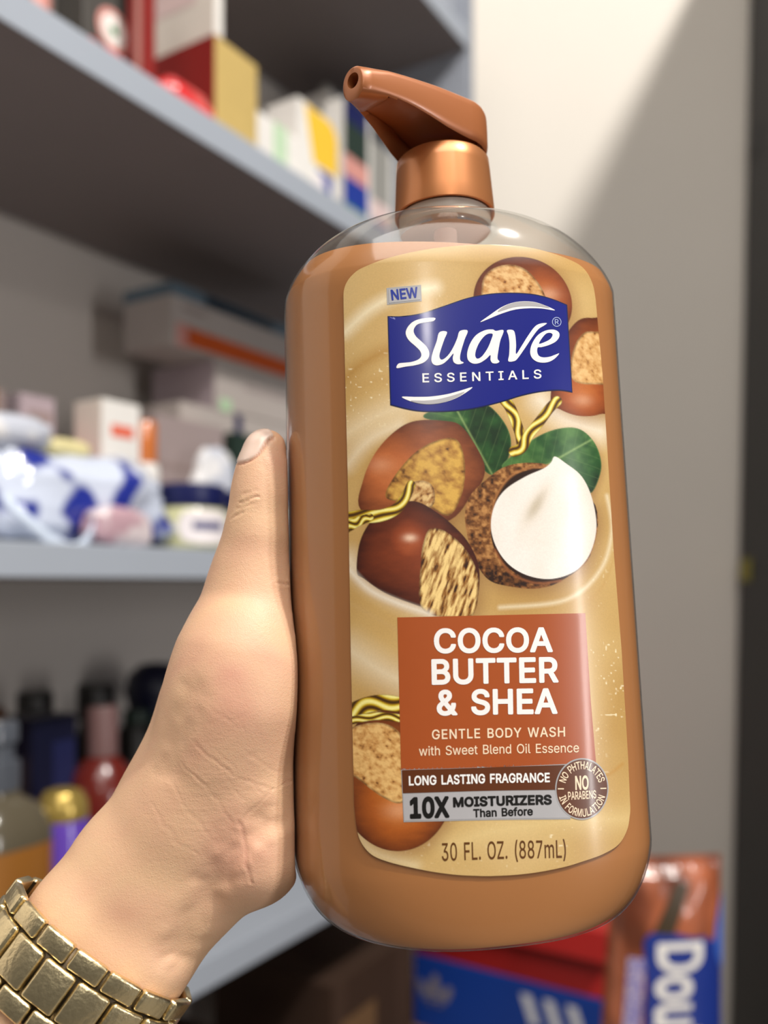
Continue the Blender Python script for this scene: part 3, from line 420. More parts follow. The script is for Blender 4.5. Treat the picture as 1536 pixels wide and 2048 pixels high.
def text_shapes(s, wt='l', track=0.0):
    """glyph shapes of a line laid from x = 0; returns shapes and total width"""
    x = 0.0
    out = []
    last = 0
    for ch in s:
        if ch != ' ':
            for o, hs in shapes_of(ch, wt):
                out.append((o + [x, 0], [h + [x, 0] for h in hs]))
        x += ADV[ch] + track
    xmin = min(o[:, 0].min() for o, _ in out); xmax = max(o[:, 0].max() for o, _ in out)
    return [(o - [xmin, 0], [h - [xmin, 0] for h in hs]) for o, hs in out], xmax - xmin

def line_between(s, x0, y0, x1, y1, cap, wt='l', track=0.0, up=-1):
    """a line of text whose baseline runs from (x0,y0) to (x1,y1), cap height cap; y grows downward when up = -1"""
    sh, w = text_shapes(s, wt, track)
    L = math.hypot(x1 - x0, y1 - y0)
    ex = np.array([(x1 - x0) / L, (y1 - y0) / L]); ey = np.array([-ex[1], ex[0]]) * up
    f = lambda p: np.array([x0, y0]) + p[:, :1] / w * L * ex + p[:, 1:] / CAP * cap * ey
    return [(f(o), [f(h) for h in hs]) for o, hs in sh]

def text_ring(s, cx, cy, r, a0, a1, cap, wt='m', outward=True):
    """text along an arc from angle a0 to a1 (degrees, y down); outward = tops point away from the centre"""
    sh, w = text_shapes(s, wt)
    def f(p):
        t = np.radians(a0 + (a1 - a0) * p[:, 0] / w)
        rr = r + (p[:, 1] / CAP * cap) * (1 if outward else -1)
        return np.stack([cx + rr * np.cos(t), cy + rr * np.sin(t)], 1)
    return [(f(o), [f(h) for h in hs]) for o, hs in sh]

def fill_shapes(shapes, slice_x=None, slice_y=None):
    """triangulate shapes with holes, then cut into strips so the mesh can follow a curved surface -> bmesh in (x, y, 0)"""
    bm = bmesh.new()
    for o, hs in shapes:
        loops = [o] + list(hs)
        flat = [Vector((p[0], p[1], 0)) for l in loops for p in l]
        tris = tessellate_polygon([[Vector((p[0], p[1], 0)) for p in l] for l in loops])
        vs = [bm.verts.new(v) for v in flat]
        for t in tris:
            try: bm.faces.new([vs[i] for i in t])
            except ValueError: pass
    for ax, st in ((0, slice_x), (1, slice_y)):
        if not st or not bm.verts: continue
        lo = min(v.co[ax] for v in bm.verts); hi = max(v.co[ax] for v in bm.verts)
        k = math.floor(lo / st) + 1
        while k * st < hi:
            co = [0, 0, 0]; no = [0, 0, 0]
            co[ax] = k * st; no[ax] = 1
            bmesh.ops.bisect_plane(bm, geom=bm.verts[:] + bm.edges[:] + bm.faces[:], plane_co=co, plane_no=no, dist=1e-7)
            k += 1
    return bm

# ------------------------------------------------------------------ room
def W(x, y, h): return (x, y, h + EYE)
A_SH = math.atan2(1082.0, FOCAL_PX)                   # the shelves run away to the right at this angle to the view
SU = np.array([math.sin(A_SH), math.cos(A_SH)])       # along the shelves
SV = np.array([-math.cos(A_SH), math.sin(A_SH)])      # into the shelves
S0 = np.array([-0.2844, 0.648])                       # a point on the front edges
RZ = math.atan2(SU[1], SU[0])
def shelf_pt(s, v, h):
    p = S0 + s * SU + v * SV
    return (p[0], p[1], h + EYE)

M_WALL = mat('white_wall_paint', (236, 229, 219), 0.75, vary=0.025, scale=6, bump=0.04, bscale=180)
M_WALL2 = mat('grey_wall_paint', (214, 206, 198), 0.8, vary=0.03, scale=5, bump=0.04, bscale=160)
M_FLOOR = mat('grey_floor_tile', (120, 114, 106), 0.55, vary=0.12, scale=9)
M_CAB = mat('black_cabinet_laminate', (44, 44, 46), 0.5, vary=0.08, scale=20)
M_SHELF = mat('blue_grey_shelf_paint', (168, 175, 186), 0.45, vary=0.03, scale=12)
M_UNDER = mat('shaded_board_underside', (128, 117, 114), 0.6, vary=0.06, scale=10)  # same shelf paint, with the warm shade below put into the colour
M_SHELF_IN = mat('mottled_shelf_upright', (150, 155, 166), 0.6, vary=0.35, scale=90)

YW = 1.75
box_obj('wall_back', (-1.4, YW, 0), (1.6, YW + 0.08, 3.6), M_WALL)['kind'] = 'structure'
wl = box_obj('wall_left', (-1.6, 0.315, 0), (1.092, 0.375, 3.6), M_WALL2)
wl.location = (S0[0], S0[1], 0)
wl.rotation_euler = (0, 0, RZ)
wl['kind'] = 'structure'
box_obj('floor', (-2.2, -1.6, -0.06), (1.6, YW, 0.0), M_FLOOR)['kind'] = 'structure'

cabr = empty('wardrobe', (0.704, 0.75, 0), 0, 'tall black wardrobe along the right edge, its side facing the shelves', 'wardrobe')
cabr.rotation_euler = (0, math.radians(1.1), 0)
cabr.location.x -= 0.0
zc = 1.41 + EYE
box_obj('side_panel', (0.0 - EYE * 0.0192, -0.15, 0.04), (0.03, 0.985, zc), M_CAB, cabr, 0.002)
box_obj('carcass', (0.031, -0.15, 0.04), (0.56, 0.985, zc - 0.02), M_CAB, cabr, 0.002)
M_TAG = mat('yellow_green_sticker', (140, 132, 50), 0.5)
box_obj('sticker', (-EYE * 0.0192 - 0.005, 0.93, EYE + 0.002), (-EYE * 0.0192 + 0.001, 0.975, EYE + 0.046), M_TAG, cabr, 0.002)
box_obj('hinge', (-EYE * 0.0192 - 0.003, 0.93, EYE + 0.83), (-EYE * 0.0192 + 0.001, 0.97, EYE + 0.885), M_CAB, cabr, 0.002)

# shelving unit: boards, far upright
sh = empty('shelving_unit', shelf_pt(0.27, 0.15, -EYE), RZ, 'blue-grey open shelving unit running along the left wall', 'shelves')
def sbox(name, s0, s1, v0, v1, h0, h1, m, bev=0.0012):
    return box_obj(name, (s0 - 0.27, v0 - 0.15, h0 + EYE), (s1 - 0.27, v1 - 0.15, h1 + EYE), m, sh, bev)
BOARDS = ((0.800, 0.830), (0.4177, 0.4477), (0.0037, 0.0315), (-0.3895, -0.3595), (-0.80, -0.77), (-1.17, -1.14))
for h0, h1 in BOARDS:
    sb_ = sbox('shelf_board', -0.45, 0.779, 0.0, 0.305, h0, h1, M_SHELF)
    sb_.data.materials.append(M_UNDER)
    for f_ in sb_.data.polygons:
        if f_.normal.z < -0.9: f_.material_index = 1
sbox('end_panel', 0.7795, 0.80, 0.0, 0.305, -0.3895, 1.15, M_SHELF_IN)

# ------------------------------------------------------------------ the pump bottle
BA, BB, BN, TAPER, NECK_R = 0.046, 0.031, 2.5, 0.381, 0.0130
ZS, ZT, PT, QX, QY = 0.0754, 0.0942, 1.4112, 2.5045, 4.1644       # shoulder
ZB, HB, PB, KX, KY, FX, FY = -0.0865, 0.0179, 1.518, 2.652, 1.5, 0.642, 0.93   # foot
BM = Matrix(((0.982048, -0.184624, -0.038669), (0.186286, 0.981465, 0.044985), (0.029647, -0.051381, 0.998239)))
BO = Vector((0.02056, 0.23631, EYE))
bottle = empty('pump_bottle', tuple(BO + BM @ Vector((0, 0, ZB))), 0,
               'large amber pump bottle of body wash held up in the hand, copper pump', 'bottle')
bottle.rotation_euler = BM.to_euler()
def section(z):
    """half width, half depth and roundness of the body at height z"""
    z = np.asarray(z, float)
    s = 1 - TAPER * z
    a = BA * s; b = BB * s; n = np.full_like(z, BN)
    t = np.clip((z - ZS) / (ZT - ZS), 0, 1)
    kx = (1 - t ** PT) ** (1 / QX); ky = (1 - t ** PT) ** (1 / QY)
    hi = z > ZS
    a = np.where(hi, NECK_R + (BA * s - NECK_R) * kx, a); b = np.where(hi, NECK_R + (BB * s - NECK_R) * ky, b)
    n = np.where(hi, 2 + (BN - 2) * ky, n)
    t = np.clip(1 - (z - ZB) / HB, 0, 1)
    kx = (1 - t ** PB) ** (1 / KX); ky = (1 - t ** PB) ** (1 / KY)
    lo = z < ZB + HB
    a = np.where(lo, BA * s * (FX + (1 - FX) * kx), a); b = np.where(lo, BB * s * (FY + (1 - FY) * ky), b)
    return a, b, n
def front_y(x, z):
    a, b, n = section(z)
    return -b * np.maximum(1 - np.minimum(np.abs(x) / a, 0.999) ** n, 0) ** (1 / n)

def body_mesh(inset=0.0, seg=112, floor_inset=0.0, neck=True):
    tb = 1 - np.linspace(1, 0, 16)
    zs = list(ZB + HB * (1 - np.cos(np.linspace(0, math.pi / 2, 18)))) + list(np.linspace(ZB + HB + 0.004, ZS - 0.004, 26)) + \
         list(ZS + (ZT - ZS) * np.sin(np.linspace(0, math.pi / 2, 30)))
    rings = []
    a0, b0, n0 = [float(v) for v in section(ZB)]
    rings += [(ZB + 0.004 + inset, a0 * 0.35, b0 * 0.35, BN), (ZB + 0.0016 + inset, a0 * 0.72, b0 * 0.72, BN), (ZB + 0.0002 + inset, a0 * 0.90 - inset, b0 * 0.90 - inset, BN)]
    for z in zs:
        a, b, n = [float(v) for v in section(z)]
        if z == zs[0]: a *= 0.97; b *= 0.97
        zz = z + (inset if z < ZB + HB else (-inset if z > ZS else 0))
        rings.append((zz, a - inset, b - inset, n))
    if neck:
        for z in np.linspace(ZT + 0.001, 0.1030, 5):
            rings.append((z, NECK_R - 0.0006 - inset, NECK_R - 0.0006 - inset, 2))
    verts, faces = [], []
    for z, a, b, n in rings:
        for k in range(seg):
            t = 2 * math.pi * (k + 0.5) / seg
            c, s = math.cos(t), math.sin(t)
            verts.append((a * math.copysign(abs(c) ** (2 / n), c), b * math.copysign(abs(s) ** (2 / n), s), z - ZB))
    for i in range(len(rings) - 1):
        for k in range(seg):
            p = i * seg + k; q = i * seg + (k + 1) % seg
            faces.append((p, q, q + seg, p + seg))
    faces.append(tuple(range(seg))[::-1])
    faces.append(tuple(range((len(rings) - 1) * seg, len(rings) * seg)))
    return mesh_from(verts, faces, True)

def clear_plastic():
    m = bpy.data.materials.new('clear_plastic')
    m.use_nodes = True
    nt = m.node_tree
    nt.nodes.remove(nt.nodes['Principled BSDF'])
    out = nt.nodes['Material Output']
    tr = nt.nodes.new('ShaderNodeBsdfTransparent'); tr.inputs[0].default_value = (0.93, 0.925, 0.90, 1)
    gl = nt.nodes.new('ShaderNodeBsdfGlossy'); gl.inputs['Roughness'].default_value = 0.09
    df = nt.nodes.new('ShaderNodeBsdfDiffuse'); df.inputs[0].default_value = (0.75, 0.72, 0.66, 1)
    fr = nt.nodes.new('ShaderNodeFresnel'); fr.inputs[0].default_value = 1.5
    ge = nt.nodes.new('ShaderNodeNewGeometry'); io = nt.nodes.new('ShaderNodeMapRange')     # same reflectance from both sides of the thin wall
    io.inputs[3].default_value = 1.5; io.inputs[4].default_value = 1 / 1.5
    nt.links.new(ge.outputs['Backfacing'], io.inputs[0]); nt.links.new(io.outputs[0], fr.inputs[0])
    tc = nt.nodes.new('ShaderNodeTexCoord')
    nz = nt.nodes.new('ShaderNodeTexNoise'); nz.inputs['Scale'].default_value = 60
    mp = nt.nodes.new('ShaderNodeMapping'); mp.inputs['Scale'].default_value = (1, 1, 0.15)
    bp = nt.nodes.new('ShaderNodeBump'); bp.inputs['Strength'].default_value = 0.12; bp.inputs['Distance'].default_value = 0.001
    nt.links.new(tc.outputs['Object'], mp.inputs[0]); nt.links.new(mp.outputs[0], nz.inputs['Vector'])
    nt.links.new(nz.outputs[0], bp.inputs['Height'])
    for n in (gl, fr): nt.links.new(bp.outputs[0], n.inputs['Normal'])
    m1 = nt.nodes.new('ShaderNodeMixShader'); m1.inputs[0].default_value = 0.03
    nt.links.new(tr.outputs[0], m1.inputs[1]); nt.links.new(df.outputs[0], m1.inputs[2])
    m2 = nt.nodes.new('ShaderNodeMixShader')
    nt.links.new(fr.outputs[0], m2.inputs[0]); nt.links.new(m1.outputs[0], m2.inputs[1]); nt.links.new(gl.outputs[0], m2.inputs[2])
    nt.links.new(m2.outputs[0], out.inputs[0])
    return m
M_CLEAR = clear_plastic()
link('bottle_shell', body_mesh(), bottle, [M_CLEAR])

M_LIQ = mat('amber_body_wash', (186, 122, 64), 0.35, vary=0.10, scale=14, Subsurface_Weight=0.0)
lm = body_mesh(0.0004, neck=False)
bm = bmesh.new(); bm.from_mesh(lm)
inv = BM.transposed()
co = inv @ (Vector((0, 0, EYE + 0.0818)) - BO) - Vector((0, 0, ZB))
r = bmesh.ops.bisect_plane(bm, geom=bm.verts[:] + bm.edges[:] + bm.faces[:], plane_co=co, plane_no=inv @ Vector((0, 0, 1)), clear_outer=True)
bmesh.ops.holes_fill(bm, edges=[e for e in bm.edges if e.is_boundary])
lo = link('liquid', bm_mesh(bm, True), bottle, [M_LIQ])
mark_sharp(lo.data, 35)
tag(lo, 'amber body wash filling the bottle to just under its shoulder')

# --- label: layout units (u right, v down) -> millimetres on the front of the bottle
LCX = (-3.6626, -3.6841, 0.0803, -0.0126, 0.0571, 36.0981, -1.2992, 0.0811, 0.0168, 2.4166, -0.7834, 0.018, 1.7329, -0.559, 1.3968)
LCZ = (3.7927, -76.415, 1.8227, -0.0767, 0.0615, -0.9484, -2.39, 0.6149, 0.0545, 0.5041, -2.8554, 0.0698, -0.1236, 0.395, -0.0355)
def label_xz(u, v):
    U = (np.asarray(u, float) - 960) / 300; V = (np.asarray(v, float) - 1120) / 650
    x = 0; z = 0; k = 0
    for i in range(5):
        for j in range(5 - i):
            t = U ** i * V ** j
            x = x + LCX[k] * t; z = z + LCZ[k] * t; k += 1
    return x / 1000, z / 1000
def on_bottle(u, v, lift):
    x, z = label_xz(u, v)
    y = front_y(x, z)
    e = 2e-4
    dx = (front_y(x + e, z) - front_y(x - e, z)) / (2 * e)
    dz = (front_y(x, z + e) - front_y(x, z - e)) / (2 * e)
    n = np.stack([dx, -np.ones_like(dx), dz], -1)
    n /= np.linalg.norm(n, axis=-1)[:, None]
    return np.stack([x, y, z - ZB], -1) + n * lift

def print_obj(name, shapes, m, lift, parent, step=9.0, smooth=True):
    """flat shapes in layout units printed on the label, lifted by a hair"""
    b = fill_shapes(shapes, step)
    me = bpy.data.meshes.new(name)
    b.to_mesh(me); b.free()
    n = len(me.vertices)
    c = np.empty(n * 3); me.vertices.foreach_get('co', c); c = c.reshape(-1, 3)
    p = on_bottle(c[:, 0], c[:, 1], lift)
    me.vertices.foreach_set('co', p.ravel()); me.update()
    # faces outward (towards -y)
    if len(me.polygons) and sum(f.normal.y for f in me.polygons) > 0: me.flip_normals()
    bm = bmesh.new(); bm.from_mesh(me)
    for f in bm.faces:
        if f.normal.y > 0: f.normal_flip()
        f.smooth = True
    bm.to_mesh(me); bm.free()
    return link(name, me, parent, [m])

# outline of the label
OUT_TOP = [(687.5, 610), (688, 582), (695, 563), (708, 548), (725, 537), (774, 518), (831, 503), (888, 493), (944, 488), (1001, 488),
           (1058, 494), (1103, 505), (1141, 518), (1163, 529), (1178, 546), (1188, 567), (1193, 593)]
OUT_BOT = [(1262, 1620), (1261, 1633), (1255, 1662), (1237, 1690), (1205, 1708), (1164, 1722), (1124, 1734), (1064, 1746), (1003, 1752),
           (942, 1752), (882, 1746), (821, 1734), (769, 1720), (741, 1706), (722, 1682), (714, 1654), (709, 1610)]
_l = [(687.5, 610), (692, 800), (697, 1000), (702, 1300), (709, 1610)]
_r = [(1193, 593), (1207, 741), (1218, 922), (1229, 1103), (1245, 1301), (1258, 1520), (1262, 1620)]
topc = catmull(OUT_TOP, False, 6); botc = catmull(OUT_BOT, False, 6)
def edge_x(v, side):
    """left / right end of the label at height v"""
    if side < 0:
        t = topc[:np.argmin(topc[:, 1]) + 1]; b = botc[np.argmax(botc[:, 1]):]
        L = np.array(_l)
    else:
        t = topc[np.argmin(topc[:, 1]):]; b = botc[:np.argmax(botc[:, 1]) + 1]
        L = np.array(_r)
    P = np.concatenate([t, L, b]); P = P[np.argsort(P[:, 1], kind='stable')]
    return np.interp(v, P[:, 1], P[:, 0])
vtop = topc[:, 1].min() + 0.1; vbot = botc[:, 1].max() - 0.1
NV, NU = 860, 390
tt = np.linspace(0, 1, NV)
vv = vtop + (vbot - vtop) * tt
# finer rows at the curved ends
gu = np.linspace(0, 1, NU)
Lx, Rx = edge_x(vv, -1), edge_x(vv, 1)
GU = Lx[:, None] + (Rx - Lx)[:, None] * gu[None]
GV = np.repeat(vv[:, None], NU, 1)

# --- the printed picture, painted as colour on the label's own grid
def rgb(*c): return np.array(lin(c))
def poly_info(poly, X, Y):
    """inside mask and distance to the outline, on arrays"""
    P = np.asarray(poly, float)
    Q = np.roll(P, -1, 0)
    ins = np.zeros(X.shape, bool); d2 = np.full(X.shape, 1e12)
    for (x0, y0), (x1, y1) in zip(P, Q):
        if y0 != y1:
            ins ^= ((y0 > Y) != (y1 > Y)) & (X < (x1 - x0) * (Y - y0) / (y1 - y0) + x0)
        ex, ey = x1 - x0, y1 - y0
        t = np.clip(((X - x0) * ex + (Y - y0) * ey) / (ex * ex + ey * ey + 1e-9), 0, 1)
        d2 = np.minimum(d2, (X - x0 - t * ex) ** 2 + (Y - y0 - t * ey) ** 2)
    return ins, np.sqrt(d2)
PIC = np.zeros(GU.shape + (3,))
def paint(mask, color):
    PIC[:] = PIC * (1 - mask[..., None]) + color * mask[..., None]
class Patch:
    def __init__(s, pts, closed_n=6, pad=6):
        s.P = catmull(pts, True, closed_n)
        lo = s.P.min(0) - pad; hi = s.P.max(0) + pad
        s.sel = (GU > lo[0]) & (GU < hi[0]) & (GV > lo[1]) & (GV < hi[1])
        s.X = GU[s.sel]; s.Y = GV[s.sel]
        ins, d = poly_info(s.P, s.X, s.Y)
        s.d = np.where(ins, d, -d)
        s.m = smoothstep(-0.9, 0.9, s.d)
        s.depth = max(s.d.max(), 1)
    def put(s, color, mask=None):
        m = (s.m if mask is None else mask * s.m)[:, None]
        PIC[s.sel] = PIC[s.sel] * (1 - m) + color * m
    def shade_under(s, dx, dy, blur, k):
        """soft printed shadow beside the shape"""
        lo = s.P.min(0) - blur + np.minimum((dx, dy), 0); hi = s.P.max(0) + blur + np.maximum((dx, dy), 0)
        sel = (GU > lo[0]) & (GU < hi[0]) & (GV > lo[1]) & (GV < hi[1])
        ins, d = poly_info(s.P + (dx, dy), GU[sel], GV[sel])
        d = np.where(ins, d, -d)
        m = (smoothstep(-blur, blur, d) * k)[:, None]
        PIC[sel] = PIC[sel] * (1 - m) + PIC[sel] * rgb(150, 95, 50) * m
def ramp(t, stops):
    t = np.clip(t, 0, 1)
    xs = [a for a, _ in stops]; cs = np.array([lin(c) for _, c in stops])
    return np.stack([np.interp(t, xs, cs[:, k]) for k in range(3)], -1)
def ell(cx, cy, rx, ry, rot=0, n=20):
    a = np.linspace(0, 2 * np.pi, n, endpoint=False); c, s = math.cos(math.radians(rot)), math.sin(math.radians(rot))
    x, y = rx * np.cos(a), ry * np.sin(a)
    return np.stack([cx + x * c - y * s, cy + x * s + y * c], 1)

# cream ground with sweeping lighter and darker bands of lotion, fine specks
n1 = fbm(GU / 260 + 3, GV / 200, 1, 3)
base = ramp(n1 * 1.1, [(0.2, (213, 181, 124)), (0.5, (203, 168, 107)), (0.8, (190, 151, 88))])
PIC[:] = base
def band(pts, w, color, k, soft=1.0):
    P = catmull(pts, False, 10)
    d = np.full(GU.shape, 1e9)
    for (x0, y0), (x1, y1) in zip(P[:-1], P[1:]):
        ex, ey = x1 - x0, y1 - y0
        t = np.clip(((GU - x0) * ex + (GV - y0) * ey) / (ex * ex + ey * ey + 1e-9), 0, 1)
        d = np.minimum(d, np.hypot(GU - x0 - t * ex, GV - y0 - t * ey))
    paint(np.clip(1 - d / w, 0, 1) ** (1.5 * soft) * k, np.array(lin(color)))
band([(690, 665), (740, 620), (800, 590), (870, 575)], 26, (244, 230, 196), 0.8)
band([(688, 760), (730, 725), (780, 700), (820, 690)], 30, (178, 132, 62), 0.75)
band([(690, 790), (740, 765), (790, 760)], 34, (190, 148, 84), 0.45)
band([(690, 870), (760, 830), (850, 800)], 55, (238, 220, 186), 0.6)
band([(695, 930), (740, 880), (800, 850)], 30, (244, 232, 206), 0.5)
band([(1080, 800), (1130, 840), (1200, 860)], 50, (244, 234, 214), 0.75)
band([(1215, 990), (1225, 1060), (1200, 1140), (1130, 1200), (1000, 1215)], 9, (244, 232, 200), 0.6)
band([(1228, 1040), (1230, 1110), (1190, 1190), (1110, 1225)], 8, (196, 156, 92), 0.5)
band([(700, 1120), (740, 1160), (800, 1195), (880, 1225)], 42, (240, 226, 200), 0.7)
band([(698, 1205), (760, 1240), (800, 1262)], 9, (196, 160, 104), 0.55)
band([(700, 1300), (760, 1340), (800, 1360)], 60, (230, 214, 184), 0.7)
band([(1245, 1530), (1215, 1550), (1180, 1560)], 8, (190, 140, 66), 0.6)
band([(900, 1690), (1000, 1660), (1150, 1640), (1255, 1640)], 50, (232, 206, 146), 0.5)
band([(716, 1650), (745, 1700), (830, 1730)], 24, (232, 214, 172), 0.6)
sp = vnoise(GU / 5.2, GV / 5.2, 9)
spm = smoothstep(0.86, 0.97, sp) * smoothstep(0.40, 0.62, fbm(GU / 70, GV / 70, 5, 2))
zone = np.maximum.reduce([np.exp(-((GU - 715) / 75) ** 2 - ((GV - 760) / 90) ** 2), np.exp(-((GU - 1225) / 55) ** 2 - ((GV - 1400) / 330) ** 2),
                          np.exp(-((GU - 1060) / 230) ** 2 - ((GV - 1680) / 60) ** 2), 0.35 * np.exp(-((GU - 850) / 90) ** 2 - ((GV - 560) / 60) ** 2)])
paint(np.clip(spm * zone * 1.2, 0, 0.85), rgb(250, 236, 198))

def nut(outline, light, mid, dark, hx, hy, hr, hk=0.5):
    p = Patch(outline)
    p.shade_under(8, 10, 26, 0.55)
    t = np.clip(p.d / p.depth, 0, 1)
    lx = np.clip(1 - np.hypot(p.X - hx, p.Y - hy) / (hr * 2.4), 0, 1)
    g = np.clip(0.25 + 0.45 * t ** 0.7 + 0.5 * lx - 0.28, 0, 1) + 0.12 * (fbm(p.X / 22, p.Y / 9, 4, 3) - 0.5)
    p.put(ramp(g, [(0.0, dark), (0.45, mid), (0.95, light)]))
    hl = np.exp(-(((p.X - hx) / hr) ** 2 + ((p.Y - hy) / (hr * 0.6)) ** 2) * 2) * hk
    p.put(np.array(lin((255, 226, 196))), hl)
    return p
def flesh(outline, light, mid, dark, sx=9, sy=6, rot=0.0, seed=3, rim=(70, 34, 14), contrast=1.6):
    p = Patch(outline)
    c, s = math.cos(rot), math.sin(rot)
    X = p.X * c + p.Y * s; Y = -p.X * s + p.Y * c
    n = fbm(X / sx, Y / sy, seed, 4)
    g = np.clip((n - 0.5) * contrast + 0.55, 0, 1)
    p.put(ramp(g, [(0.0, dark), (0.28, mid), (0.85, light)]))
    r = np.clip(1 - p.d / 5.0, 0, 1) * (0.35 + 0.65 * vnoise(p.X / 14, p.Y / 14, 8))
    p.put(np.array(lin(rim)), np.clip(r, 0, 0.85))
    return p
# nut top right, its neighbour at the edge
nut(ell(1045, 604, 100, 88, 22), (206, 120, 56), (158, 78, 32), (92, 40, 18), 1095, 590, 30, 0.25)
flesh([(964, 600), (966, 560), (985, 538), (1020, 530), (1050, 540), (1072, 562), (1088, 590), (1092, 625), (980, 640)], (232, 190, 130), (196, 140, 78), (120, 70, 30), 10, 7, 0.4, 12)
nut([(1100, 800), (1118, 700), (1150, 645), (1185, 632), (1230, 640), (1232, 800), (1200, 826), (1158, 832), (1120, 820)], (210, 124, 60), (166, 84, 36), (94, 42, 18), 1165, 800, 26, 0.2)
flesh([(1140, 740), (1146, 700), (1160, 672), (1182, 660), (1230, 668), (1230, 752), (1190, 766), (1150, 764)], (232, 188, 126), (204, 152, 88), (130, 80, 38), 9, 8, 0.9, 21)
# leaves
def leaf(outline, a, b, seed):
    p = Patch(outline)
    p.shade_under(4, 6, 14, 0.5)
    n = fbm(p.X / 30, p.Y / 30, seed, 3)
    a = np.array(a); b = np.array(b); ax = (b - a) / np.hypot(*(b - a))
    along = (p.X - a[0]) * ax[0] + (p.Y - a[1]) * ax[1]
    across = -(p.X - a[0]) * ax[1] + (p.Y - a[1]) * ax[0]
    p.put(ramp(n * 0.9 + np.clip(across, -60, 60) / 260, [(0.1, (18, 46, 20)), (0.45, (38, 82, 36)), (0.8, (84, 128, 64))]))
    mid = np.exp(-(across / 2.2) ** 2) * 0.7
    side = np.exp(-((((along + np.abs(across) * 0.9) % 26) - 13) / 1.2) ** 2) * 0.12
    p.put(np.array(lin((140, 170, 104))), np.clip(mid + side, 0, 0.8))
    p.put(np.array(lin((120, 150, 90))), np.clip(1 - p.d / 2.5, 0, 1) * 0.4)
leaf([(848, 836), (862, 822), (914, 812), (967, 808), (993, 825), (1016, 859), (1022, 893), (1010, 930), (985, 950), (960, 930), (940, 880), (900, 850)], (905, 805), (985, 950), 31)
leaf([(1004, 935), (1042, 897), (1080, 871), (1122, 857), (1160, 859), (1190, 886), (1203, 924), (1197, 958), (1180, 986), (1160, 960), (1130, 930), (1080, 930)], (1180, 880), (1060, 950), 33)
def drip(pts, w0, w1, seed):
    P = catmull(pts, False, 12)
    lo = P.min(0) - w0 - 4; hi = P.max(0) + w0 + 4
    sel = (GU > lo[0]) & (GU < hi[0]) & (GV > lo[1]) & (GV < hi[1])
    X, Y = GU[sel], GV[sel]
    best = np.full(X.shape, 1e9); sd = np.zeros(X.shape); al = np.zeros(X.shape)
    L = 0; tot = np.hypot(*np.diff(P, axis=0).T).sum()
    for (x0, y0), (x1, y1) in zip(P[:-1], P[1:]):
        ex, ey = x1 - x0, y1 - y0; l = math.hypot(ex, ey) + 1e-9
        t = np.clip(((X - x0) * ex + (Y - y0) * ey) / l ** 2, 0, 1)
        d = np.hypot(X - x0 - t * ex, Y - y0 - t * ey)
        s = ((X - x0) * ey - (Y - y0) * ex) / l
        u = d < best
        best = np.where(u, d, best); sd = np.where(u, s, sd); al = np.where(u, (L + t * l) / tot, al)
        L += l
    w = w0 + (w1 - w0) * al
    m = smoothstep(-0.8, 0.8, w - best)
    q = sd / w + 0.55 * np.sin(al * 9 + seed)
    col = ramp(0.5 + 0.5 * np.sin(q * 4.2 + seed), [(0.0, (60, 34, 6)), (0.3, (150, 110, 14)), (0.6, (214, 186, 44)), (1.0, (250, 240, 150))])
    k = np.clip(1 - (w - best) / 2.2, 0, 1)[:, None] * 0.7
    col = col * (1 - k) + np.array(lin((84, 52, 10))) * k
    PIC[sel] = PIC[sel] * (1 - m[:, None]) + col * m[:, None]
drip([(1009, 800), (1020, 815), (1030, 840), (1040, 870), (1043, 895)], 11, 10, 1)
drip([(1113, 803), (1098, 818), (1078, 845), (1056, 872), (1043, 896), (1028, 903)], 10, 11, 2.5)
# big nut with cut face, middle left
nut([(722, 1020), (727, 960), (752, 905), (790, 863), (831, 842), (891, 842), (922, 852), (952, 893), (969, 931), (965, 961), (944, 988), (900, 1040), (800, 1060)],
    (220, 138, 80), (182, 100, 52), (100, 48, 24), 760, 930, 34, 0.12)
flesh([(772, 995), (786, 958), (823, 912), (861, 886), (903, 876), (922, 893), (930, 939), (922, 992), (896, 1031), (850, 1010), (810, 1005)],
      (214, 168, 78), (168, 118, 52), (92, 56, 22), 14, 11, 0.3, 40, contrast=1.5)
flesh([(800, 1000), (820, 968), (848, 962), (866, 975), (868, 1005), (850, 1020), (815, 1016)], (226, 190, 128), (168, 116, 60), (84, 46, 20), 5, 9, 0.6, 44)
# half shell with white butter, right
shp = Patch([(930, 1045), (934, 1006), (952, 977), (1001, 938), (1040, 927), (1085, 928), (1100, 940), (1190, 1010), (1180, 1110), (1125, 1160), (1076, 1177), (1020, 1173), (975, 1158), (945, 1110)])
shp.shade_under(8, 8, 30, 0.6)
n = fbm(shp.X / 8, shp.Y / 7, 51, 4)
shp.put(ramp(n * 1.15 - 0.1 - 0.25 * smoothstep(1090, 1160, shp.Y), [(0.1, (44, 22, 10)), (0.45, (124, 76, 36)), (0.8, (190, 136, 78))]))
Patch([(982, 1050), (990, 1000), (1010, 965), (1040, 945), (1090, 938), (1110, 960), (1190, 1010), (1176, 1110), (1120, 1160), (1060, 1160), (1010, 1130), (986, 1090)]).put(np.array(lin((42, 20, 10))))
band([(980, 1060), (990, 1000), (1016, 958), (1052, 938), (1090, 934)], 5, (170, 112, 62), 0.9)
band([(990, 1100), (1020, 1145), (1070, 1166), (1120, 1162)], 5, (150, 88, 48), 0.8)
bt = Patch([(1109, 914), (1101, 926), (1086, 938), (1050, 954), (1010, 980), (988, 1014), (982, 1056), (994, 1097), (1020, 1131), (1058, 1152), (1103, 1158), (1148, 1143),
            (1178, 1109), (1192, 1056), (1184, 999), (1163, 954), (1130, 927)])
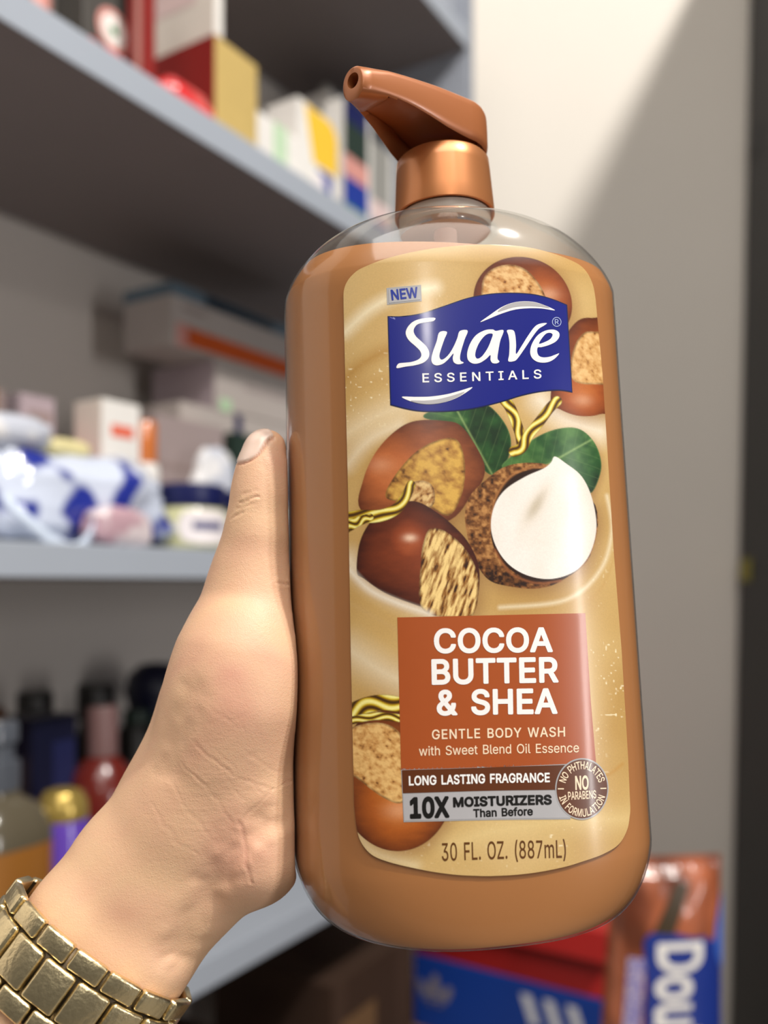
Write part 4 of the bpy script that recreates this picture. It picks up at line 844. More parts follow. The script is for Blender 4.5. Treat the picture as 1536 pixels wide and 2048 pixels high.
k = fbm(bt.X / 60, bt.Y / 60, 61, 2) * 0.3 + 0.7 - 0.45 * np.exp(-((bt.X - 1072 - (1010 - bt.Y) * 0.55) / 16) ** 2 - ((bt.Y - 1010) / 46) ** 2) - 0.25 * np.clip(1 - bt.d / 30, 0, 1) * smoothstep(1090, 1190, bt.X)
bt.put(ramp(k, [(0.25, (196, 182, 158)), (0.6, (232, 222, 208)), (0.9, (244, 237, 228))]))
# glossy nut with pale wood, front
fn = nut([(714, 1143), (721, 1082), (748, 1037), (793, 1010), (831, 1003), (869, 1022), (907, 1052), (937, 1086), (957, 1131), (957, 1184), (944, 1231), (900, 1236), (842, 1214), (774, 1188), (729, 1158)],
         (186, 96, 54), (138, 62, 30), (64, 24, 14), 820, 1076, 17, 0.65)
flesh([(842, 1214), (842, 1120), (849, 1078), (861, 1058), (888, 1062), (926, 1093), (952, 1139), (956, 1184), (944, 1231), (890, 1234)],
      (242, 208, 136), (150, 98, 40), (54, 26, 10), 5.0, 24, 0.35, 70, contrast=2.1)
band([(700, 1140), (740, 1180), (800, 1208), (860, 1228)], 14, (238, 228, 210), 0.75)
drip([(690, 1040), (720, 1034), (760, 1032), (790, 1020), (808, 1000), (822, 970)], 15, 9, 0.6)
drip([(690, 1056), (715, 1044), (740, 1035)], 12, 8, 3.6)
# nut at the lower left edge
nut(ell(790, 1560, 116, 142, -8), (214, 128, 52), (170, 88, 30), (86, 38, 16), 800, 1620, 40, 0.2)
flesh([(690, 1470), (720, 1450), (765, 1446), (800, 1466), (822, 1520), (822, 1580), (800, 1606), (760, 1590), (715, 1556), (690, 1540)], (230, 186, 118), (196, 142, 78), (112, 66, 28), 9, 7, 0.5, 80)
drip([(695, 1428), (735, 1410), (775, 1405), (830, 1416)], 17, 15, 2.0)
drip([(700, 1442), (750, 1432), (800, 1436)], 8, 8, 4.0)

pts = on_bottle(GU.ravel(), GV.ravel(), 0.00015)
idx = np.arange(NV * NU).reshape(NV, NU)
q = np.stack([idx[:-1, :-1], idx[1:, :-1], idx[1:, 1:], idx[:-1, 1:]], -1).reshape(-1, 4)
lme = bpy.data.meshes.new('label')
lme.vertices.add(len(pts)); lme.vertices.foreach_set('co', pts.ravel())
lme.loops.add(q.size); lme.loops.foreach_set('vertex_index', q.ravel().astype(np.int32))
lme.polygons.add(len(q)); lme.polygons.foreach_set('loop_start', np.arange(0, q.size, 4, dtype=np.int32))
lme.polygons.foreach_set('use_smooth', np.ones(len(q), bool))
lme.update(calc_edges=True); lme.validate()
ca = lme.color_attributes.new('print', 'FLOAT_COLOR', 'POINT')
rgba = np.concatenate([np.clip(PIC.reshape(-1, 3), 0, 1), np.ones((NV * NU, 1))], 1).astype(np.float32)
ca.data.foreach_set('color', rgba.ravel())
M_LABEL = attr_mat('printed_label_paper', 'print', 0.36, 0.4, 0.10, 2600)
label = link('label', lme, bottle, [M_LABEL])
tag(label, 'tan front label printed with nuts, leaves and white butter')

def ink(name, c, rough=0.36): return mat(name, c, rough, vary=0.03, scale=300, coat=0.25)
I_BLUE = ink('blue_ink', (2, 18, 124)); I_NAVY = ink('navy_ink', (16, 26, 74)); I_WHITE = ink('white_ink', (246, 243, 240)); I_SILV = ink('silver_grey_ink', (176, 174, 176))
I_BROWN = ink('rust_brown_ink', (166, 80, 34)); I_DARK = ink('dark_brown_ink', (94, 48, 20)); I_GREY = ink('grey_ink', (168, 166, 166)); I_BLACK = ink('black_ink', (22, 20, 18))
I_CREAM = ink('cream_ink', (248, 222, 190)); I_PALEB = ink('pale_blue_ink', (176, 190, 226)); I_TXT = ink('brown_text_ink', (96, 58, 22)); I_TXB = ink('blue_text_ink', (22, 48, 150))
LZ = 0.00015
def Z6(pts): return [(740 + x / 3.657, 600 + y / 3.657) for x, y in pts]       # layout units of the brand mark
def Z1(pts): return [(680 + x / 2.648, 480 + y / 2.648) for x, y in pts]
def Z4(pts): return [(680 + x / 2.477, 1480 + y / 2.477) for x, y in pts]
ban_t = catmull(Z1([(258, 412), (330, 411), (430, 395), (550, 355), (680, 311), (800, 290), (920, 287), (1030, 297), (1120, 320), (1195, 348)]), False, 6)
ban_b = catmull(Z1([(1222, 803), (1150, 795), (1050, 804), (950, 825), (850, 855), (700, 890), (560, 905), (430, 905), (350, 893), (272, 873)]), False, 6)
ban = np.concatenate([ban_t, ban_b])
bo = embolden(ban if area(ban) > 0 else ban[::-1], 2.2)
print_obj('banner_edge', [(bo, [])], I_NAVY, LZ + 0.00004, label)
banner = print_obj('brand_banner', [(ban, [])], I_BLUE, LZ + 0.00008, label)
tag(banner, 'deep blue waving banner')
print_obj('upper_swoosh', [(catmull(Z6([(805, 162), (870, 115), (960, 55), (1050, 22), (1150, 15), (1240, 32), (1348, 80), (1250, 68), (1150, 66), (1050, 76), (950, 106), (870, 138)]), True, 5), [])], I_WHITE, LZ + 0.00012, label)
print_obj('swoosh_shade', [(catmull(Z6([(935, 88), (975, 52), (1050, 24), (1150, 17), (1240, 34), (1310, 64), (1240, 55), (1150, 50), (1050, 56)]), True, 5), [])], I_SILV, LZ + 0.00016, label)
print_obj('lower_swoosh', [(catmull(Z6([(232, 712), (330, 711), (440, 708), (560, 690), (650, 666), (748, 638), (680, 690), (600, 730), (500, 758), (400, 764), (310, 748)]), True, 5), [])], I_WHITE, LZ + 0.00012, label)
print_obj('swoosh_shade', [(catmull(Z6([(300, 738), (400, 738), (500, 726), (600, 700), (690, 672), (640, 708), (560, 740), (480, 760), (400, 763), (330, 752)]), True, 5), [])], I_SILV, LZ + 0.00016, label)
def cm(p): return catmull(Z6(p), True, 5)
S_ = cm([(472, 133), (462, 156), (405, 165), (350, 180), (325, 205), (318, 235), (335, 270), (370, 303), (410, 343), (430, 385), (425, 425), (390, 460), (330, 480), (260, 491), (196, 502), (208, 470), (250, 463), (305, 456), (355, 436), (374, 408), (364, 375), (330, 340), (285, 300), (262, 258), (266, 220), (295, 178), (340, 150), (400, 137)])
u_ = cm([(505, 238), (560, 235), (541, 290), (517, 360), (505, 410), (516, 437), (542, 430), (577, 395), (610, 340), (636, 280), (655, 228), (712, 225), (690, 290), (668, 360), (656, 415), (661, 445), (683, 458), (665, 468), (635, 470), (610, 455), (603, 425), (608, 392), (570, 435), (530, 468), (485, 480), (455, 465), (447, 430), (460, 375), (485, 305)])
a_ = cm([(920, 228), (975, 225), (951, 300), (936, 380), (931, 430), (945, 452), (925, 465), (895, 462), (880, 440), (879, 404), (848, 432), (800, 461), (752, 465), (716, 440), (709, 390), (730, 320), (775, 257), (840, 222), (895, 217)])
ah = cm([(895, 250), (850, 254), (806, 300), (776, 360), (768, 408), (785, 430), (820, 410), (860, 352), (884, 295)])
v_ = cm([(1000, 225), (1045, 225), (1060, 262), (1066, 330), (1066, 398), (1100, 350), (1150, 270), (1200, 202), (1240, 179), (1288, 175), (1265, 195), (1230, 217), (1190, 267), (1130, 357), (1078, 430), (1052, 450), (1010, 450), (1016, 400), (1018, 320), (1010, 262)])
e_ = cm([(1378, 396), (1340, 438), (1290, 461), (1230, 460), (1187, 435), (1168, 390), (1180, 328), (1220, 266), (1275, 231), (1335, 222), (1374, 240), (1378, 275), (1350, 311), (1300, 336), (1250, 350), (1223, 353), (1219, 385), (1232, 414), (1265, 425), (1310, 420), (1345, 407)])
eh = cm([(1232, 325), (1276, 312), (1314, 290), (1330, 260), (1314, 246), (1285, 251), (1256, 281)])
print_obj('brand_lettering', [(S_, []), (u_, []), (a_, [ah]), (v_, []), (e_, [eh])], I_WHITE, LZ + 0.00014, label, 6)
rc = 740 + 1360 / 3.657, 600 + 165 / 3.657
print_obj('trade_mark', [(ell(*rc, 9.2, 9.6, 0, 28), [ell(*rc, 7.9, 8.3, 0, 28)[::-1]])] + line_between('R', rc[0] - 3.4, rc[1] + 5, rc[0] + 4, rc[1] + 4.6, 10, 'l'), I_PALEB, LZ + 0.00014, label)
print_obj('banner_lettering', line_between('ESSENTIALS', 844.7, 765.2, 1081.8, 757.8, 17.2, 'm', 210), I_WHITE, LZ + 0.00014, label, 6)
print_obj('new_tag', [(np.array(Z1([(247, 258), (428, 240), (432, 325), (250, 347)])), [])], I_GREY, LZ + 0.00004, label)
print_obj('new_tag_field', [(np.array(Z1([(257, 265), (420, 249), (424, 318), (260, 338)])), [])], I_SILV, LZ + 0.00008, label)
print_obj('new_tag_lettering', line_between('NEW', 783.5, 601.5, 836.5, 595.0, 19.5, 'b', 0), I_TXB, LZ + 0.00012, label, 6)
# product panel
pan = print_obj('product_panel', [(np.array([(795, 1235), (985, 1230.5), (1169, 1226.5), (1180, 1400), (1190.5, 1524), (1000, 1534), (802.5, 1539), (799, 1400)]), [])], I_BROWN, LZ + 0.00005, label)
tag(pan, 'rust-brown panel')
print_obj('product_lettering', line_between('COCOA', 867.5, 1304.8, 1104.6, 1302.0, 45.5, 'b', 10) + line_between('BUTTER', 863.0, 1367.5, 1116, 1362.5, 47, 'b', 10) +
          line_between('& SHEA', 873.0, 1429.0, 1114.0, 1425.0, 47, 'b', 10), I_WHITE, LZ + 0.00011, label, 6)
print_obj('subtitle_lettering', line_between('GENTLE BODY WASH', 863.6, 1478, 1129, 1472, 18.5, 'm', 40) + line_between('with Sweet Blend Oil Essence', 838, 1511, 1156.5, 1503.5, 18.2, 'l', 0), I_CREAM, LZ + 0.00011, label, 6)
# claims strip and round seal
scx, scy, sr = 680 + 1195 / 2.477, 1480 + 240 / 2.477, 53.0
print_obj('strip_border', [(np.array(Z4([(303, 141), (700, 130), (1140, 112), (1140, 390), (700, 398), (316, 405)])), [])], I_GREY, LZ + 0.00005, label)
print_obj('fragrance_strip', [(np.array(Z4([(307, 148), (700, 137), (1140, 120), (1140, 243), (700, 252), (312, 262)])), [])], I_DARK, LZ + 0.00009, label)
print_obj('moisturizer_strip', [(np.array(Z4([(313, 266), (700, 256), (1140, 247), (1140, 383), (700, 391), (318, 398)])), [])], I_SILV, LZ + 0.00009, label)
print_obj('seal_border', [(ell(scx, scy, sr, sr * 1.16, 0, 60), [])], I_GREY, LZ + 0.00012, label)
print_obj('seal', [(ell(scx, scy, sr - 2.6, sr * 1.16 - 2.8, 0, 60), [])], I_DARK, LZ + 0.00016, label)
print_obj('strip_lettering', line_between('LONG LASTING FRAGRANCE', 818, 1569.7, 1099, 1562.8, 17.5, 'b', 10), I_WHITE, LZ + 0.00014, label, 6)
print_obj('claim_lettering', line_between('10X', 820, 1634.0, 898, 1632.2, 37.5, 'h', 0) + line_between('MOISTURIZERS', 905.5, 1613.2, 1103, 1607.0, 17.5, 'h', 10) +
          line_between('Than Before', 946, 1634.2, 1065.5, 1629.5, 15.5, 'b', 0), I_BLACK, LZ + 0.00014, label, 6)
def squash(shapes):  # the seal is a little taller than wide on the label
    f = lambda p: np.stack([p[:, 0], scy + (p[:, 1] - scy) * 1.16], 1)
    return [(f(o), [f(h) for h in hs]) for o, hs in shapes]
dash = lambda x0, x1: (np.array([(scx + x0, scy - 1.5), (scx + x1, scy - 1.5), (scx + x1, scy + 0.8), (scx + x0, scy + 0.8)]), [])
print_obj('seal_lettering', squash(text_ring('NO PHTHALATES', scx, scy, 34.5, -163, -17, 13.0, 'm') + text_ring('IN FORMULATION', scx, scy, 47.5, 163, 17, 13.0, 'm', False)) +
          [dash(-48, -36), dash(36, 48)] + line_between('NO', scx - 13.5, scy + 1.0, scx + 13.0, scy + 0.2, 26, 'b') + line_between('PARABENS', scx - 27.5, scy + 21.5, scx + 28, scy + 18.5, 15.5, 'm'), I_CREAM, LZ + 0.0002, label, 6)
print_obj('volume_lettering', line_between('30 FL. OZ. (887mL)', 883.5, 1721.3, 1131.5, 1714.0, 35.0, 'l', 10), I_TXT, LZ + 0.00006, label, 6)

# --- copper collar, pump head, dip tube
M_COPPER = mat('copper_satin_collar', (196, 128, 78), 0.36, 0.55, vary=0.05, scale=60, coat=0.3)
M_HEAD = mat('copper_plastic_head', (172, 104, 60), 0.38, 0.2, vary=0.04, scale=60, coat=0.2)
M_TUBE = mat('tube_plastic', (226, 206, 196), 0.4)
lathe_obj('collar', [(0.0116, 0.1012 - ZB), (0.0132, 0.1003 - ZB), (0.0137, 0.1004 - ZB), (0.01372, 0.1011 - ZB), (0.0135, 0.1045 - ZB), (0.0130, 0.1120 - ZB), (0.01275, 0.1151 - ZB), (0.0122, 0.1157 - ZB), (0.006, 0.1158 - ZB)], M_COPPER, bottle, 64)
lathe_obj('neck_ring', [(0.0085, 0.0965 - ZB), (0.0124, 0.0962 - ZB), (0.0126, 0.0968 - ZB), (0.0126, 0.1002 - ZB), (0.0085, 0.1003 - ZB)], mat('frosted_neck', (176, 168, 158), 0.4), bottle, 48)
lathe_obj('dip_tube', [(0.0032, 0.062 - ZB), (0.0032, 0.1025 - ZB)], M_TUBE, bottle, 20)
PH = math.radians(-141)
ex, ey = np.array([math.cos(PH), math.sin(PH)]), np.array([-math.sin(PH), math.cos(PH)])
def pump_head():
    st = []
    R = 0.0127
    for t in list(-R * np.cos(np.linspace(0.12, 1.2, 9))) + list(np.linspace(-0.002, 0.036, 16)):
        if t < 0: w = math.sqrt(R * R - t * t)
        else:
            k = t / 0.036
            w = R * (1 - k) ** 1.15 * (1 + 0.25 * k) + 0.0035 * (1 - (1 - k) ** 1.15)
        zt = np.interp(t, [-0.0127, -0.0105, -0.007, 0.0, 0.012, 0.024, 0.036], [0.1262, 0.1285, 0.1296, 0.1297, 0.1291, 0.1278, 0.1262])
        zb = np.interp(t, [-0.0127, 0.004, 0.010, 0.016, 0.022, 0.028, 0.033, 0.036], [0.1161, 0.1161, 0.1168, 0.1182, 0.1194, 0.1198, 0.1190, 0.1180])
        st.append((t, w, zt, zb))
    seg = 40
    verts, faces = [], []
    for t, w, zt, zb in st:
        c = (zt + zb) / 2; hh = (zt - zb) / 2
        for k in range(seg):
            a = 2 * math.pi * k / seg
            n = 5.0 if t < 0.03 else np.interp(t, [0.03, 0.036], [4.0, 2.2])
            x = math.copysign(abs(math.cos(a)) ** (2 / n), math.cos(a)) * w
            z = math.copysign(abs(math.sin(a)) ** (2 / n), math.sin(a)) * hh + c
            p = ex * t + ey * x
            verts.append((p[0], p[1], z - ZB))
    m = len(st)
    # nozzle: rim, then the hole going in
    t, w, zt, zb = st[-1]
    for tt_, r, zc in ((t + 0.0004, 0.0027, 0.1226), (t + 0.0002, 0.0018, 0.1228), (t - 0.007, 0.0016, 0.1229)):
        for k in range(seg):
            a = 2 * math.pi * k / seg
            p = ex * tt_ + ey * (math.cos(a) * r * (1.0 if r < 0.0025 else 1.1))
            verts.append((p[0], p[1], zc + math.sin(a) * r * (1.05 if r < 0.0025 else 1.3) - (0.0004 if r > 0.0025 else 0) - ZB))
    for i in range(m + 2):
        for k in range(seg):
            a = i * seg + k; b = i * seg + (k + 1) % seg
            faces.append((a, b, b + seg, a + seg))
    faces.append(tuple(range(seg))[::-1]); faces.append(tuple(range((m + 2) * seg, (m + 3) * seg)))
    me = mesh_from(verts, faces, True)
    bm = bmesh.new(); bm.from_mesh(me); bmesh.ops.recalc_face_normals(bm, faces=bm.faces)
    # the underside of the head is hollow
    under = []
    for f in bm.faces:
        cc = f.calc_center_median(); tpos = cc.x * ex[0] + cc.y * ex[1]
        if f.normal.z < -0.75 and -0.012 < tpos < 0.029: under.append(f)
    bmesh.ops.inset_region(bm, faces=under, thickness=0.0010, use_even_offset=True)
    for v in {v for f in under for v in f.verts}:
        tpos = v.co.x * ex[0] + v.co.y * ex[1]
        v.co.z += 0.0075 * min(1, max(0, (0.030 - tpos) / 0.02))
    bm.to_mesh(me); bm.free()
    mark_sharp(me, 48)
    return me
head = link('pump_head', pump_head(), bottle, [M_HEAD])
tag(head, 'copper-brown pump head with its nozzle turned to the left')

HAND={"thumb":[[[-30.61,227.0,34.11],5.7],[[-31.32,226.5,27.57],6.3],[[-31.9,226.0,20.66],6.9],[[-32.54,226.0,11.62],8.0],[[-33.8,227.5,1.95],10.2],[[-38.68,231.0,-16.5],12.5],[[-45.2,234.0,-31.42],13.0],[[-55.56,231.5,-54.9],12.5]],"thenar":[[[-33.39,226.5,-6.47],11.5],[[-35.97,224.0,-18.56],14.6],[[-37.97,223.0,-29.95],15.6],[[-41.8,223.0,-42.69],15.0]],"side":[[[-35.0,226.0,-22.6],12.5],[[-36.16,226.0,-40.68],12.2],[[-34.77,224.5,-55.8],11.6],[[-33.84,223.5,-67.05],11.2],[[-31.47,223.0,-71.74],7.9]],"wrist":[[[-42.36,226.0,-43.26],15.0],[[-48.71,225.5,-58.63],15.5],[[-59.14,225.0,-76.63],15.0]],"armA":[[[-52.72,226.5,-57.55],15.5],[[-64.92,226.0,-73.03],14.6],[[-74.5,222.5,-85.64],14.6],[[-89.47,217.0,-104.98],15.6],[[-106.59,209.0,-128.85],18],[[-118.95,202.5,-146.36],20]],"armB":[[[-38.14,226.5,-67.99],15.5],[[-53.9,226.0,-80.91],14.6],[[-63.32,222.5,-93.64],14.6],[[-76.19,217.0,-114.5],15.6],[[-91.19,209.0,-139.87],18],[[-102.75,202.5,-157.96],20]],"palm":[[[-59.07,236.0,-74.85],12],[[-45.07,252.0,-45.36],13],[[-39.37,262.0,-24.7],11]],"meta_index":[[[-57.29,237.0,-72.45],11],[[-39.37,262.0,-8.98],10]],"meta_middle":[[[-57.29,237.0,-72.45],11],[[-39.37,262.0,-24.7],10]],"meta_ring":[[[-57.29,237.0,-72.45],11],[[-39.37,262.0,-39.97],10]],"meta_little":[[[-57.29,237.0,-72.45],11],[[-39.37,262.0,-54.65],10]]}
FINGERS={"index":[[[-39.37,262.0,-8.98],9.5],[[-29.4,278.0,-7.98],8.0],[[-5.4,284.5,-6.48],7.44],[[16.6,286,-5.48],6.8],[[33.6,280,-4.98],6.0]],"middle":[[[-39.37,262.0,-24.7],9.5],[[-29.0,278.0,-23.7],8.0],[[-4.0,284.5,-22.2],7.44],[[18.9,286,-21.2],6.8],[[36.6,280,-20.7],6.0]],"ring":[[[-39.37,262.0,-39.97],9.5],[[-29.4,278.0,-38.97],8.0],[[-5.4,284.5,-37.47],7.44],[[16.6,286,-36.47],6.8],[[33.6,280,-35.97],6.0]],"little":[[[-39.37,262.0,-54.65],9.5],[[-30.9,278.0,-53.65],7.2],[[-10.5,284.5,-52.15],6.696000000000001],[[8.2,286,-51.15],6.12],[[22.7,280,-50.65],5.4]]}
CREASES=[[[[-48.47,-42.8],[-42.32,-48.47],[-37.38,-55.46],[-34.85,-58.96]],0.35,0.1],[[[-44.85,-38.34],[-37.38,-44.37],[-27.37,-49.92],[-22.79,-49.07]],0.3,0.1],[[[-56.43,-53.17],[-50.4,-59.68],[-44.37,-65.95]],0.45,0.05],[[[-39.55,-39.43],[-34.72,-45.21],[-29.9,-50.04]],0.3,0.05],[[[-34.72,-57.27],[-33.4,-64.99],[-31.83,-72.58]],0.4,0.2],[[[-27.37,-49.92],[-31.11,-54.86],[-34.72,-58.48]],0.4,0.1],[[[-36.29,20.27],[-33.79,20.65],[-30.66,21.4]],0.3,0.24],[[[-35.54,22.4],[-33.54,22.78],[-31.29,23.28]],0.28,0.16],[[[-38.29,16.64],[-36.67,17.39],[-34.79,18.02]],0.3,0.18],[[[-37.29,18.65],[-34.79,19.15],[-31.66,19.52]],0.3,0.1],[[[-26.16,-0.72],[-23.87,-0.36],[-21.22,0.36]],0.35,0.2],[[[-41.96,-33.16],[-35.93,-32.19],[-29.9,-30.14]],0.35,0.035],[[[-42.56,-28.33],[-35.93,-33.16],[-32.31,-34.36]],0.35,0.035],[[[-44.37,-37.98],[-39.55,-42.8],[-35.93,-50.04],[-32.31,-52.45]],0.3,0.045],[[[-51.6,-47.63],[-45.58,-54.86],[-40.75,-62.09]],0.4,0.05],[[[-41.96,-47.63],[-38.34,-52.45],[-35.93,-57.27]],0.3,0.045],[[[-32.31,-40.39],[-27.49,-45.21],[-23.27,-46.42]],0.3,0.045],[[[-29.62,-59.12],[-35.59,-65.09],[-42.76,-75.84],[-49.92,-90.17]],4.2,1.5],[[[-45.0,-26.29],[-48.43,-34.85],[-51.73,-44.63]],4.0,0.7]]

# ------------------------------------------------------------------ the left hand and forearm (mm, relative to the eye)
GO = np.array([-132.0, 150.0, -176.0]); GS = 1.0; GN = (180, 150, 222)
DF = np.full(GN, 25.0, np.float32)
gx = (GO[0] + GS * np.arange(GN[0]))[:, None, None]; gy = (GO[1] + GS * np.arange(GN[1]))[None, :, None]; gz = (GO[2] + GS * np.arange(GN[2]))[None, None, :]
def smin(a, b, k):
    h = np.maximum(k - np.abs(a - b), 0) / k
    return np.minimum(a, b) - h * h * k * 0.25
def cone(D, A, B, ra, rb, k):
    """smooth union of a tapering limb segment into the field"""
    A = np.array(A, float); B = np.array(B, float)
    pad = max(ra, rb) + 14
    lo = np.maximum(((np.minimum(A, B) - pad - GO) / GS).astype(int), 0)
    hi = np.minimum(((np.maximum(A, B) + pad - GO) / GS).astype(int) + 2, GN)
    if (hi <= lo).any(): return
    s = tuple(slice(l, h) for l, h in zip(lo, hi))
    X, Y, Z = gx[s[0]], gy[:, s[1]], gz[:, :, s[2]]
    d = B - A; L = d @ d + 1e-9
    t = np.clip(((X - A[0]) * d[0] + (Y - A[1]) * d[1] + (Z - A[2]) * d[2]) / L, 0, 1)
    r = ra + (rb - ra) * t
    q = np.sqrt((X - A[0] - t * d[0]) ** 2 + (Y - A[1] - t * d[1]) ** 2 + (Z - A[2] - t * d[2]) ** 2) - r
    D[s] = smin(D[s], q.astype(np.float32), k)
def limb(D, chain, k):
    for (a, ra), (b, rb) in zip(chain[:-1], chain[1:]): cone(D, a, b, ra, rb, k)
for nm, k in (('armA', 5), ('armB', 5), ('wrist', 6), ('palm', 8), ('thenar', 9), ('side', 7), ('meta_index', 5), ('meta_middle', 5), ('meta_ring', 5), ('meta_little', 5)):
    limb(DF, HAND[nm], k)
limb(DF, HAND['thumb'], 4.5)
for nm in ('index', 'middle', 'ring', 'little'):
    F1 = np.full(GN, 25.0, np.float32)
    limb(F1, FINGERS[nm], 2.0)
    DF = smin(DF, F1, 1.6)
# flesh flattens where it presses against the bottle
Rb = np.array(BM); Ob = np.array([BO[0], BO[1], 0.0]) * 1000
LX = [(gx - Ob[0]) * Rb[0][i] + (gy - Ob[1]) * Rb[1][i] + gz * Rb[2][i] for i in range(3)]
zc_ = np.clip(LX[2] / 1000, ZB + 0.001, ZS)
sa, sb, sn = section(np.linspace(ZB, ZS, 200))
za = np.interp(zc_, np.linspace(ZB, ZS, 200), sa) * 1000; zb_ = np.interp(zc_, np.linspace(ZB, ZS, 200), sb) * 1000
g = ((np.abs(LX[0]) / za) ** 2.5 + (np.abs(LX[1]) / zb_) ** 2.5 + 1e-9) ** (1 / 2.5)
gr = np.sqrt((LX[0] / za ** 2) ** 2 + (LX[1] / zb_ ** 2) ** 2) / np.maximum(np.sqrt((LX[0] / za) ** 2 + (LX[1] / zb_) ** 2), 1e-6)
DB = (g - 1) / np.maximum(gr, 1e-6)
DF = -smin(-DF, (DB - 0.25).astype(np.float32), 1.2)
del LX, g, gr, DB

def surface_nets(D):
    ins = D < 0
    c = [D[i:D.shape[0] - 1 + i, j:D.shape[1] - 1 + j, k:D.shape[2] - 1 + k] for i in (0, 1) for j in (0, 1) for k in (0, 1)]
    cnt = sum((x < 0).astype(np.int8) for x in c)
    cells = np.argwhere((cnt > 0) & (cnt < 8))
    vid = np.full(cnt.shape, -1, np.int64); vid[tuple(cells.T)] = np.arange(len(cells))
    vals = np.stack([x[tuple(cells.T)] for x in c], 1)
    cor = np.array([(i, j, k) for i in (0, 1) for j in (0, 1) for k in (0, 1)], float)
    acc = np.zeros((len(cells), 3)); n = np.zeros(len(cells))
    for a in range(8):
        for b in range(a + 1, 8):
            if np.abs(cor[a] - cor[b]).sum() != 1: continue
            va, vb = vals[:, a], vals[:, b]
            m = (va < 0) != (vb < 0)
            t = va[m] / (va[m] - vb[m])
            acc[m] += cor[a] + t[:, None] * (cor[b] - cor[a]); n[m] += 1
    V = cells + acc / n[:, None]
    Fs = []
    for ax in range(3):
        o1, o2 = [(1, 2), (2, 0), (0, 1)][ax]
        sl0 = [slice(1, -1)] * 3; sl1 = [slice(1, -1)] * 3
        sl0[ax] = slice(0, -1); sl1[ax] = slice(1, None)
        A_, B_ = ins[tuple(sl0)], ins[tuple(sl1)]
        e = np.argwhere(A_ != B_)
        flip = A_[tuple(e.T)]
        p = e + 1; p[:, ax] -= 1
        def cell(d1, d2):
            qq = p.copy(); qq[:, o1] += d1; qq[:, o2] += d2
            return vid[tuple(qq.T)]
        quad = np.stack([cell(-1, -1), cell(0, -1), cell(0, 0), cell(-1, 0)], 1)
        quad[~flip] = quad[~flip][:, ::-1]
        Fs.append(quad)
    return V, np.concatenate(Fs)
HV, HF = surface_nets(DF)
HV = GO + GS * HV
ok = (HF >= 0).all(1); HF = HF[ok]
me = mesh_from(HV / 1000 + [0, 0, EYE], HF, True)
tmp = link('person', me)
sm = tmp.modifiers.new('s', 'SMOOTH'); sm.iterations = 3; sm.factor = 0.5
sd = tmp.modifiers.new('d', 'SUBSURF'); sd.levels = 1; sd.render_levels = 1
bpy.context.view_layer.update()
me2 = bpy.data.meshes.new_from_object(tmp.evaluated_get(bpy.context.evaluated_depsgraph_get()))
bpy.data.objects.remove(tmp, do_unlink=True)
n = len(me2.vertices)
P = np.empty(n * 3); me2.vertices.foreach_get('co', P); P = P.reshape(-1, 3)
Nn = np.empty(n * 3); me2.vertices.foreach_get('normal', Nn); Nn = Nn.reshape(-1, 3)
Q = P * 1000 - [0, 0, EYE * 1000]
disp = np.zeros(n); red = np.zeros(n)
facing = smoothstep(0.05, 0.35, -Nn[:, 1])
wob = np.stack([vnoise(Q[:, 0] / 3.1, Q[:, 2] / 3.1, 5) - 0.5, vnoise(Q[:, 0] / 2.7 + 9, Q[:, 2] / 2.7, 6) - 0.5], 1) * 1.7
for pts_, w_, dp_ in CREASES:
    C = catmull(pts_, False, 6)
    d = np.full(n, 1e9)
    x = Q[:, 0] + wob[:, 0]; z = Q[:, 2] + wob[:, 1]
    for (x0, y0), (x1, y1) in zip(C[:-1], C[1:]):
        ex_, ey_ = x1 - x0, y1 - y0
        t = np.clip(((x - x0) * ex_ + (z - y0) * ey_) / (ex_ * ex_ + ey_ * ey_ + 1e-9), 0, 1)
        d = np.minimum(d, np.hypot(x - x0 - t * ex_, z - y0 - t * ey_))
    gss = np.exp(-(d / w_) ** 2)
    disp -= gss * dp_ * facing
    if w_ < 2: disp += np.exp(-((d - 1.9 * w_) / (w_ * 1.2)) ** 2) * dp_ * 0.3 * facing
    if w_ < 2: red += gss * dp_ * 0.5 * facing
# thumb nail: a smooth plate sunk in its fold
tax = np.array(HAND['thumb'][0][0]) - np.array(HAND['thumb'][1][0]); tax /= np.linalg.norm(tax)
nn = np.array([-0.74, -0.66, 0.08]); nn -= nn.dot(tax) * tax; nn /= np.linalg.norm(nn)
wa = np.cross(nn, tax)
rel = Q - np.array(HAND['thumb'][0][0])
a_l = rel @ tax; a_w = rel @ wa; a_n = rel @ nn
sh_ = np.maximum((np.abs(a_w) / 4.5) ** 3 + (np.maximum(-(a_l - 1.0), 0) / 5.6) ** 3, 0) ** (1 / 3)
nail = smoothstep(1.03, 0.97, sh_) * (a_n > 1.2) * (a_l > -6) * (np.linalg.norm(rel, axis=1) < 12)
ringm = np.exp(-((sh_ - 1.06) / 0.05) ** 2) * (a_n > 1.0) * (np.linalg.norm(rel, axis=1) < 12) * (a_l < 4)
disp += nail * 0.25 - ringm * 0.35
P = P + Nn * (disp / 1000)[:, None]
me2.vertices.foreach_set('co', P.ravel())
pal = np.exp(-(((Q[:, 0] + 36) / 9) ** 2 + ((Q[:, 2] + 66) / 12) ** 2)) + 0.6 * np.exp(-(((Q[:, 0] + 36) / 12) ** 2 + ((Q[:, 2] + 28) / 18) ** 2)) + 0.5 * np.exp(-(((Q[:, 0] + 26) / 3) ** 2 + ((Q[:, 2] - 33) / 8) ** 2))
blot = fbm(Q[:, 0] / 9, Q[:, 2] / 9 + Q[:, 1] / 7, 17, 3)
tone = np.clip(pal * 0.75 + (blot - 0.5) * 0.7 + 0.2 + red, 0, 1)
